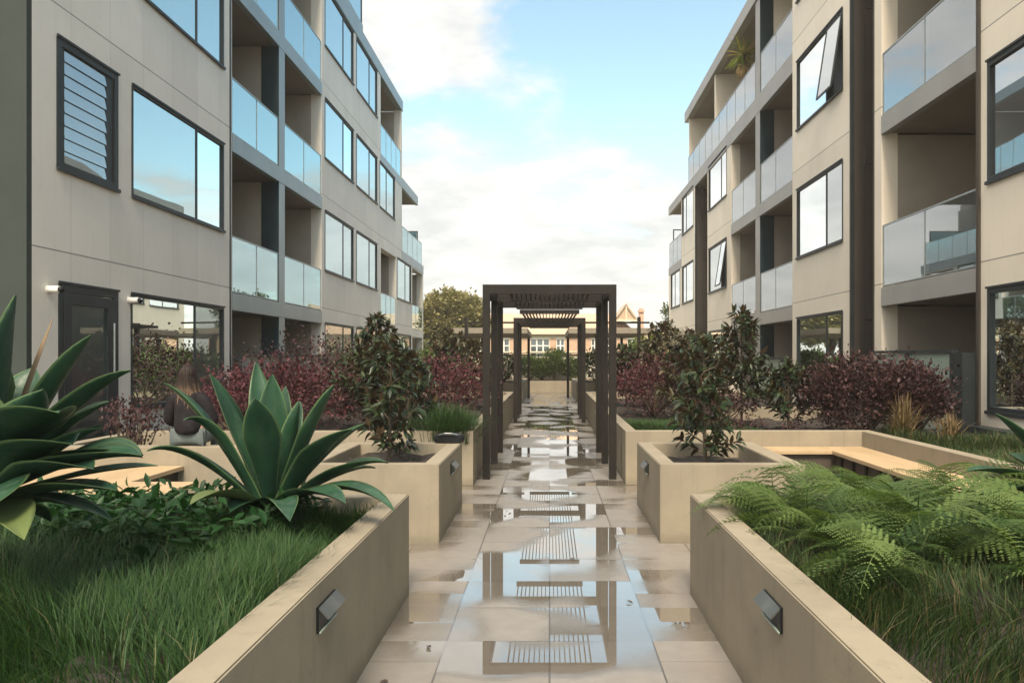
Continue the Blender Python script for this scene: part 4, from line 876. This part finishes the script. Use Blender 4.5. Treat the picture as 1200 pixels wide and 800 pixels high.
# broad-leaved ground cover behind the grass, left
sp = Soup(); n = 2600; T = np.stack([rng.uniform(-3.4, -1.5, n), rng.uniform(4.0, 5.22, n), rng.uniform(.6, .80, n)], 1); D = rng.normal(0, 1, (n, 3))*np.array([1, 1, .4])+np.array([0, 0, .35])
sp.inst(*LEAF, frames(D)*rng.uniform(.06, .13, n)[:, None, None], T); o = sp.build('ground_cover', LM['cover'], org=(-2.4, 4.6, .6)); tag(o, 'bright green leafy ground cover between the two left agaves', 'ground cover', kind='stuff')
def herb(lab, c, n, ll, m=LM['cover'], cat='leafy plant'):
    sp = Soup(); T = np.tile(np.array(c), (n, 1)); az = rng.uniform(0, 2*math.pi, n); D = np.stack([np.cos(az), np.sin(az), rng.uniform(.3, 1.8, n)], 1); sp.inst(*leaf_tpl(.30, .06, .35), frames(D)*(ll*rng.uniform(.6, 1.1, n))[:, None, None], T)
    o = sp.build('leafy_plant', m, org=tuple(c)); tag(o, lab, cat, 'leafy plants at the foot of the agaves')
herb('broad-leaved plant in front of the central agave, at the grass edge', (-1.75, 3.95, .60), 16, .24); herb('bright leafy plant left of the central agave', (-2.25, 4.3, .60), 16, .26); herb('small leafy plant in the right planter behind the brown grass', (2.35, 3.15, .60), 10, .2); herb('leafy plant beneath the left edge agave', (-2.05, 3.9, .60), 12, .24)

# --- magnolias in the square planters and beds
magnolia('small dark magnolia growing in the right square planter', (1.57, 7.75, .57), 1.22, .30, LM['magnolia'], 30, prof=lambda u: .95 if u < .3 else (1.05-.55*u), low=.04)
magnolia('small dark magnolia growing in the left square planter', (-1.62, 7.75, .57), 1.25, .31, LM['magnolia'], 28, prof=lambda u: .75 if u < .3 else (1.1-.6*u), low=.04)
magnolia('tall leafy magnolia in the right bed in front of the balcony blade column', (3.05, 12.2, .52), 1.90, .55, LM['magnolia'], 38, .14)
magnolia('bronze-tinted magnolia left of the tallest one in the right bed', (2.45, 13.3, .52), 1.55, .75, LM['magnolia_b'], 34, .14)
magnolia('magnolia beside the right bed inner wall', (3.55, 11.4, .52), 1.05, .45, LM['magnolia'], 26, .13)
magnolia('pointed dark magnolia rising in front of the left building', (-2.55, 10.9, .52), 1.72, .62, LM['magnolia'], 40, .13, prof=lambda u: (1-u)**.8*(.6+.4*min(1, u*4))+.08)
magnolia('bushy magnolia behind the left square planter', (-1.95, 10.6, .52), 1.15, .55, LM['magnolia'], 30, .13)
magnolia('bronze magnolia in the right bed near the far pergola', (2.45, 16.6, .52), 1.85, .85, LM['magnolia_b'], 36, .15)
magnolia('dark magnolia in the right bed close to the pergola post', (1.75, 17.5, .52), 1.35, .6, LM['magnolia'], 28, .15)
magnolia('dark magnolia in the left bed near the far pergola', (-2.35, 18.2, .52), 1.75, .8, LM['magnolia_b'], 34, .15)
magnolia('dark magnolia in the left bed beside the near pergola', (-1.6, 16.4, .52), 1.45, .55, LM['magnolia_b'], 28, .15)
# purple hedges
PG = 'purple-leaved bushes'
shrub('purple_bush', 'wine-red bush row in front of the left balcony screens', 'bush', (-4.25, 12.2, .52), 1.25, .8, .86, 90, 90, .062, LM['purple'], PG)
shrub('purple_bush', 'wine-red bush right of the seated person', 'bush', (-4.35, 10.7, .52), .75, .5, .62, 50, 70, .05, LM['purple'], PG)
shrub('purple_bush', 'large purple bush left of the near pergola, above the grass tuft', 'bush', (-1.85, 13.1, .50), .78, .9, 1.0, 70, 75, .055, LM['purple'], PG)
shrub('purple_bush', 'dark plum bush behind the left square planter', 'bush', (-2.75, 12.2, .52), .6, .5, .7, 50, 60, .05, LM['plum'], PG)
shrub('purple_bush', 'plum bush beside the left building further back', 'bush', (-4.6, 15.5, .52), 1.3, 1.2, 1.25, 60, 60, .07, LM['plum'], PG)
shrub('purple_bush', 'big dark plum bush behind the right timber bench, below the large window', 'bush', (4.50, 11.0, .50), .80, .6, 1.02, 110, 110, .060, LM['plum'], PG)
shrub('purple_bush', 'dark plum bush right of the big one, against the frosted screen', 'bush', (5.15, 10.85, .50), .45, .45, .98, 55, 90, .06, LM['plum'], PG)
shrub('purple_bush', 'reddish purple bush beside the near pergola on the right', 'bush', (1.95, 14.4, .52), .70, .9, .95, 70, 70, .055, LM['purple'], PG)
shrub('purple_bush', 'plum bush low behind the right square planter', 'bush', (2.6, 11.7, .52), .55, .4, .5, 36, 60, .045, LM['plum'], PG)
shrub('purple_bush', 'small sparse plum bush on the left behind the arching agave leaf', 'bush', (-4.78, 8.75, .0), .28, .22, 1.12, 22, 36, .05, LM['plum'], PG, z0=.6, clr=.35)
for i, (x, lab) in enumerate(((2.75, 'tiny purple seedling nearest the square planter, in front of the inner wall'), (3.35, 'tiny purple seedling midway along the bed behind the bench'), (4.0, 'tiny purple seedling near the big plum bush'))):
    shrub('purple_seedling', lab, 'plant', (x, 10.6, .52), .18, .14, .28+.05*i, 10, 20, .045, LM['plum'], 'purple seedlings in the right bed', clr=.4, stemr=.006)
# green bushes further off
GG = 'green bushes far down the courtyard'
gl = [(-2.95, 19.6, .75, 1.25, 'round green bush left of the far pergola'), (-4.1, 18.0, .8, 1.2, 'green bush against the left building far down'), (-3.2, 23.4, .8, 1.5, 'green bush in front of the left canopy'), (3.7, 20.0, .8, 1.3, 'green bush against the right building far down'), (3.0, 19.0, .6, 1.35, 'green bush right of the far pergola'),
      (-.95, 35.3, .62, 1.15, 'green bush at the left of the end planter'), (.25, 35.4, .60, 1.45, 'tallest green bush in the end planter'), (-.35, 35.3, .4, 1.0, 'green bush in the middle of the end planter'), (1.05, 35.3, .55, .95, 'green bush at the right of the end planter'), (-2.0, 31.5, .8, 1.2, 'green bush in the far left planter'), (1.95, 31.5, .7, 1.3, 'green bush in the far right planter'), (3.9, 32, 1.0, 1.7, 'tall green bush under the far right building wing'), (-4.2, 32, 1.1, 1.7, 'tall green bush under the far left building wing')]
for x, y, r_, h_, lab in gl: shrub('green_bush', lab, 'bush', (x, y, .5 if y < 22 or y > 28 else 0), r_, r_*.8, h_ if (y < 22 or y > 28) else h_+.5, 55, 55, .085 if y < 25 else .11, LM['green'], GG, lw=.8)
tuft('thick green ornamental grass tuft hanging over the left bed wall behind the black bag', (-1.30, 10.05, .55), .60, 2000, LM['grass'], spread=.11, width=.008)
tuft('second green grass tuft beside the left bed rim', (-1.22, 10.75, .55), .42, 900, LM['grass'], spread=.1)
tuft('spiky straw-coloured cordyline behind the right bench wall', (4.70, 10.2, .56), .62, 170, LM['straw'], name='spiky_plant', cat='spiky plant', width=.028, spread=.05, bend=(.1, .6, 1.1))
tuft('smaller spiky straw-coloured plant to the right of the first', (5.15, 9.9, .56), .42, 110, LM['straw'], name='spiky_plant', cat='spiky plant', width=.022, spread=.05, bend=(.2, .7, 1.1))
fern('pale green fern by the wall foot beside the right edge agave', (5.0, 7.2, .58), .55, 10)
# yucca on the top balcony
t = thing('potted_yucca', (6.62, 25.6, 9.43), 'yellow-green yucca in a pot on the top balcony of the right building', 'potted plant')
MB().tube([(6.62, 25.6, 9.43), (6.62, 25.6, 9.85)], [.18, .24], 16).build('pot', M['terracotta'], t)
MB().tube([(6.62, 25.6, 9.8), (6.55, 25.5, 10.8), (6.45, 25.4, 11.6)], [.06, .05, .045], 8).build('trunk', M['bark'], t)
sp = Soup(); n = 130; T = np.tile(np.array([6.42, 25.4, 11.62]), (n, 1)); D = rng.normal(0, 1, (n, 3))+np.array([0, 0, .25]); sp.inst(*leaf_tpl(.07, .01, .45), frames(D)*rng.uniform(.5, .75, n)[:, None, None], T)
T = np.tile(np.array([6.40, 25.3, 11.3]), (60, 1)); D = rng.normal(0, .5, (60, 3))+np.array([0, 0, -1.]); sp.inst(*leaf_tpl(.07, .01, .1), frames(D)*rng.uniform(.4, .6, 60)[:, None, None], T, rng.uniform(.72, 1, 60)); sp.build('leaves', LM['yucca'], t)

# --- trees beyond
def tree(lab, c, h, r, m, ncl=150, nlf=70, ll=.35, trunk=.3, flat=.8, group='trees beyond the courtyard'):
    c = np.array(c, float); t = thing('round_tree', tuple(c), lab, 'tree', group)
    ph = rng.uniform(0, 2*math.pi, ncl); cz = rng.uniform(-.75, 1, ncl); k = np.sqrt(1-cz**2); rr = rng.uniform(.7, 1.0, ncl)
    cc = np.array([0, 0, h-r*flat]); CL = cc+np.stack([np.cos(ph)*k*r*rr, np.sin(ph)*k*r*rr, cz*r*flat*rr], 1); P_ = np.repeat(CL, nlf, 0)+clamp_noise(ncl*nlf, r*.085)
    D = P_-cc; D /= np.linalg.norm(D, axis=1, keepdims=True); D = D+clamp_noise(len(P_), .7)+np.array([0, 0, .4]); sp = Soup()
    sp.inst(*SMALL, frames(D)*(ll*rng.uniform(.6, 1.3, len(P_)))[:, None, None], P_+c, np.clip(np.repeat(rng.uniform(-.3, .3, ncl), nlf)+rng.random(len(P_)), 0, 1)); sp.build('crown', m, t)
    b = MB().tube([Vector(c), Vector(c+cc*.6), Vector(c+cc)], [trunk, trunk*.8, trunk*.4], 10)
    for q in CL[:14]: b.tube([Vector(c+cc*.62), Vector(c+(cc+q)/2-np.array([0, 0, .3])), Vector(c+q)], [trunk*.35, trunk*.22, trunk*.08], 5)
    b.build('trunk', M['bark'], t)
tree('round olive-green pine crown rising left of the pergola', (-6.6, 52, -3), 8.95, 2.35, LM['olive'], 330, 80, .24)
tree('lower spreading tree left of the round pine', (-9.6, 51, -3), 7.2, 2.2, LM['olive'], 120, 60, .30)
tree('yellow-green tree in front of the brick building on the right', (6.9, 50, -3), 6.1, 1.6, LM['yucca'], 70, 60, .22, .15)
tree('dark green tree behind the right building end', (11.6, 62, -3), 9.6, 2.6, LM['green'], 110, 70, .28)

# ------------------------------------------------------------------ the seated person
def skin_obj(name, nodes, edges, m, parent, off, root=0, sub=2):
    me = bpy.data.meshes.new(name); me.from_pydata([n[0] for n in nodes], edges, []); o = bpy.data.objects.new(name, me); COL.objects.link(o)
    md = o.modifiers.new('skin', 'SKIN'); md.use_smooth_shade = True
    for i, n in enumerate(nodes):
        sv = me.skin_vertices[0].data[i]; sv.radius = n[1] if isinstance(n[1], tuple) else (n[1], n[1]); sv.use_root = (i == root)
    s_ = o.modifiers.new('sub', 'SUBSURF'); s_.levels = sub; s_.render_levels = sub; me.materials.append(m)
    if parent is not None: o.parent = parent
    else: o.location = off
    return o
PX, PY, PZ = -3.90, 8.29, .70
nodes = [((0, 0, .12), (.12, .09)), ((0, .01, .27), (.12, .09)), ((-.01, .03, .43), (.14, .10)), ((-.02, .04, .54), (.07, .06)), ((-.03, .06, .61), .048), ((-.04, .08, .68), (.062, .07)), ((-.045, .085, .75), (.078, .092)), ((-.045, .075, .82), (.066, .08))]
edges = [(i, i+1) for i in range(7)]
def add(p, r, j): nodes.append((p, r)); edges.append((j, len(nodes)-1)); return len(nodes)-1
nose = add((-.05, .178, .72), .012, 6)
for sg in (-1, 1):
    a = add((sg*.16-.01, .03, .50), .055, 3); e_ = add((sg*.24, .06, .27), .042, a); w_ = add((sg*.13, .27, .19), .030, e_); pm_ = add((sg*.09, .34, .185), (.036, .018), w_)
    for k, dx_ in enumerate((-.027, -.009, .009, .027)):
        f1 = add((sg*.085+dx_, .385+.006*(k in (1, 2)), .18), .009, pm_); add((sg*.085+dx_*1.1, .418+.008*(k in (1, 2)), .160), .008, f1)
    add((sg*.085-sg*.045, .345, .175), .010, pm_)
    hp = add((sg*.09, .07, .09), .088, 0); kn = add((sg*.11, .44, .10), .062, hp); an = add((sg*.11, .47, -.32), .038, kn); add((sg*.12, .60, -.37), (.04, .028), an)
skin = mat('skin', (.55, .34, .25), .5)
body = skin_obj('person', nodes, edges, skin, None, (PX, PY, PZ)); tag(body, 'person with long blonde-ended hair and black jacket sitting on the low wall, facing away', 'person')
blk = mat('black_cloth', (.012, .011, .013), .9, (.02, .018, .02), 12, spec=.08)
jk = [((0, -.01, .10), (.172, .135)), ((0, .0, .27), (.145, .115)), ((-.01, .02, .43), (.165, .125)), ((-.02, .04, .545), (.085, .075))]; je = [(0, 1), (1, 2), (2, 3)]
for sg in (-1, 1):
    jk += [((sg*.165-.01, .03, .50), .075), ((sg*.25, .055, .27), .062), ((sg*.15, .24, .195), .046)]; b0 = len(jk)-3; je += [(3, b0), (b0, b0+1), (b0+1, b0+2)]
skin_obj('jacket', jk, je, blk, body, None)
tr = [((0, .03, .09), (.15, .095))]; te = []
for sg in (-1, 1):
    tr += [((sg*.09, .08, .095), .098), ((sg*.11, .44, .105), .075), ((sg*.11, .47, -.26), .055)]; b0 = len(tr)-3; te += [(0, b0), (b0, b0+1), (b0+1, b0+2)]
skin_obj('trousers', tr, te, mat('grey_green_denim', (.10, .125, .125), .8), body, None)
sh = [((.0, 0, 0), .05)]; 
for sg in (-1, 1):
    skin_obj('shoe', [((sg*.11, .45, -.36), (.045, .04)), ((sg*.12, .55, -.39), (.045, .035)), ((sg*.125, .63, -.395), (.035, .025))], [(0, 1), (1, 2)], blk, body, None)
hair = MB(); r2_ = np.random.default_rng(3); HC = Vector((-.045, .07, .775))
for i in range(260):
    az = r2_.uniform(-math.pi*1.15, math.pi*.15); ca, sa = math.cos(az), math.sin(az); dp = r2_.uniform(.86, 1.04)
    def hp_(e, k=1.0): return HC+Vector((ca*.082*math.cos(e)*dp*k, sa*.102*math.cos(e)*dp*k, .098*math.sin(e)*dp))
    ln = r2_.uniform(.26, .40); q = r2_.normal(0, .008, 2); side = .055 if ca > 0 else .015
    pts = [hp_(1.5), hp_(1.0), hp_(.45), hp_(-.15, 1.02)]; b0 = pts[-1]
    pts += [b0+Vector((side*.3+q[0]-ca*.006, -.012, -ln*.33)), b0+Vector((side*.8+q[0]*2-ca*.014, -.03+q[1], -ln*.68)), b0+Vector((side*1.1+q[0]*3-ca*.03, -.035+q[1]*2, -ln))]
    hair.tube(pts, [.010, .012, .012, .011, .010, .008, .002], 5, cap=False)
hm = bpy.data.materials.new('hair'); hm.use_nodes = True; t_ = hm.node_tree; b_ = t_.nodes['Principled BSDF']; g_ = nd(t_, 'ShaderNodeTexCoord'); s_ = nd(t_, 'ShaderNodeSeparateXYZ'); t_.links.new(g_.outputs['Object'], s_.inputs[0])
n_ = nd(t_, 'ShaderNodeTexNoise', inp={'Scale': 14, 'Detail': 3}); t_.links.new(g_.outputs['Object'], n_.inputs[0])
t_.links.new(mixc(t_, sstep(t_, mth(t_, 'ADD', s_.outputs[2], mth(t_, 'MULTIPLY', n_.outputs[0], .2)), .80, .50), (.018, .011, .009), (.22, .14, .08)), b_.inputs['Base Color']); b_.inputs['Roughness'].default_value = .6; b_.inputs['Specular IOR Level'].default_value = .2
me = bpy.data.meshes.new('hair'); me.from_pydata(hair.v, [], hair.f); me.materials.append(hm); me.polygons.foreach_set('use_smooth', [True]*len(me.polygons)); ho = bpy.data.objects.new('hair', me); COL.objects.link(ho); ho.parent = body

# fallen leaves on the wet slabs
lf = None
for x, y, rz_, lab in ((-.68, 4.36, .4, 'dark fallen leaf on the wet slab at the left joint line'), (.215, 6.3, 2.0, 'dark fallen leaf on the slab right of the centre joint'), (.52, 5.2, 4.0, 'curled brown leaf on the wet slab near the right joint line'), (-.82, 3.9, 1.1, 'brown leaf fallen at the foot of the left planter')):
    if lf is None:
        b = MB(); tv, tf = leaf_tpl(.55, .10, .15); b.v = [tuple(q*.055) for q in tv]; b.f = [tuple(int(i) for i in q) for q in tf]; lf = b.build('fallen_leaf', mat('dead_leaf', (.05, .03, .018), .6)); lf.location = (x, y, .012); lf.rotation_euler = (0, 0, rz_); tag(lf, lab, 'leaf', 'fallen leaves on the path')
    else: copy_tree(lf, (x, y, .012), rz_, label=lab)

# thin sunlit haze over the courtyard
hz_m = bpy.data.materials.new('haze_air'); hz_m.use_nodes = True; t_ = hz_m.node_tree
for n_ in list(t_.nodes): t_.nodes.remove(n_)
o_ = nd(t_, 'ShaderNodeOutputMaterial'); v_ = nd(t_, 'ShaderNodeVolumePrincipled', inp={'Color': (1.0, .95, .86, 1), 'Density': .0011, 'Anisotropy': .1}); t_.links.new(v_.outputs[0], o_.inputs['Volume'])
hb = MB().box(-420, 420, -220, 920, -4.3, 20).build('haze', hz_m); tag(hb, 'faint warm haze hanging over the courtyard and the buildings beyond', 'haze', kind='stuff')
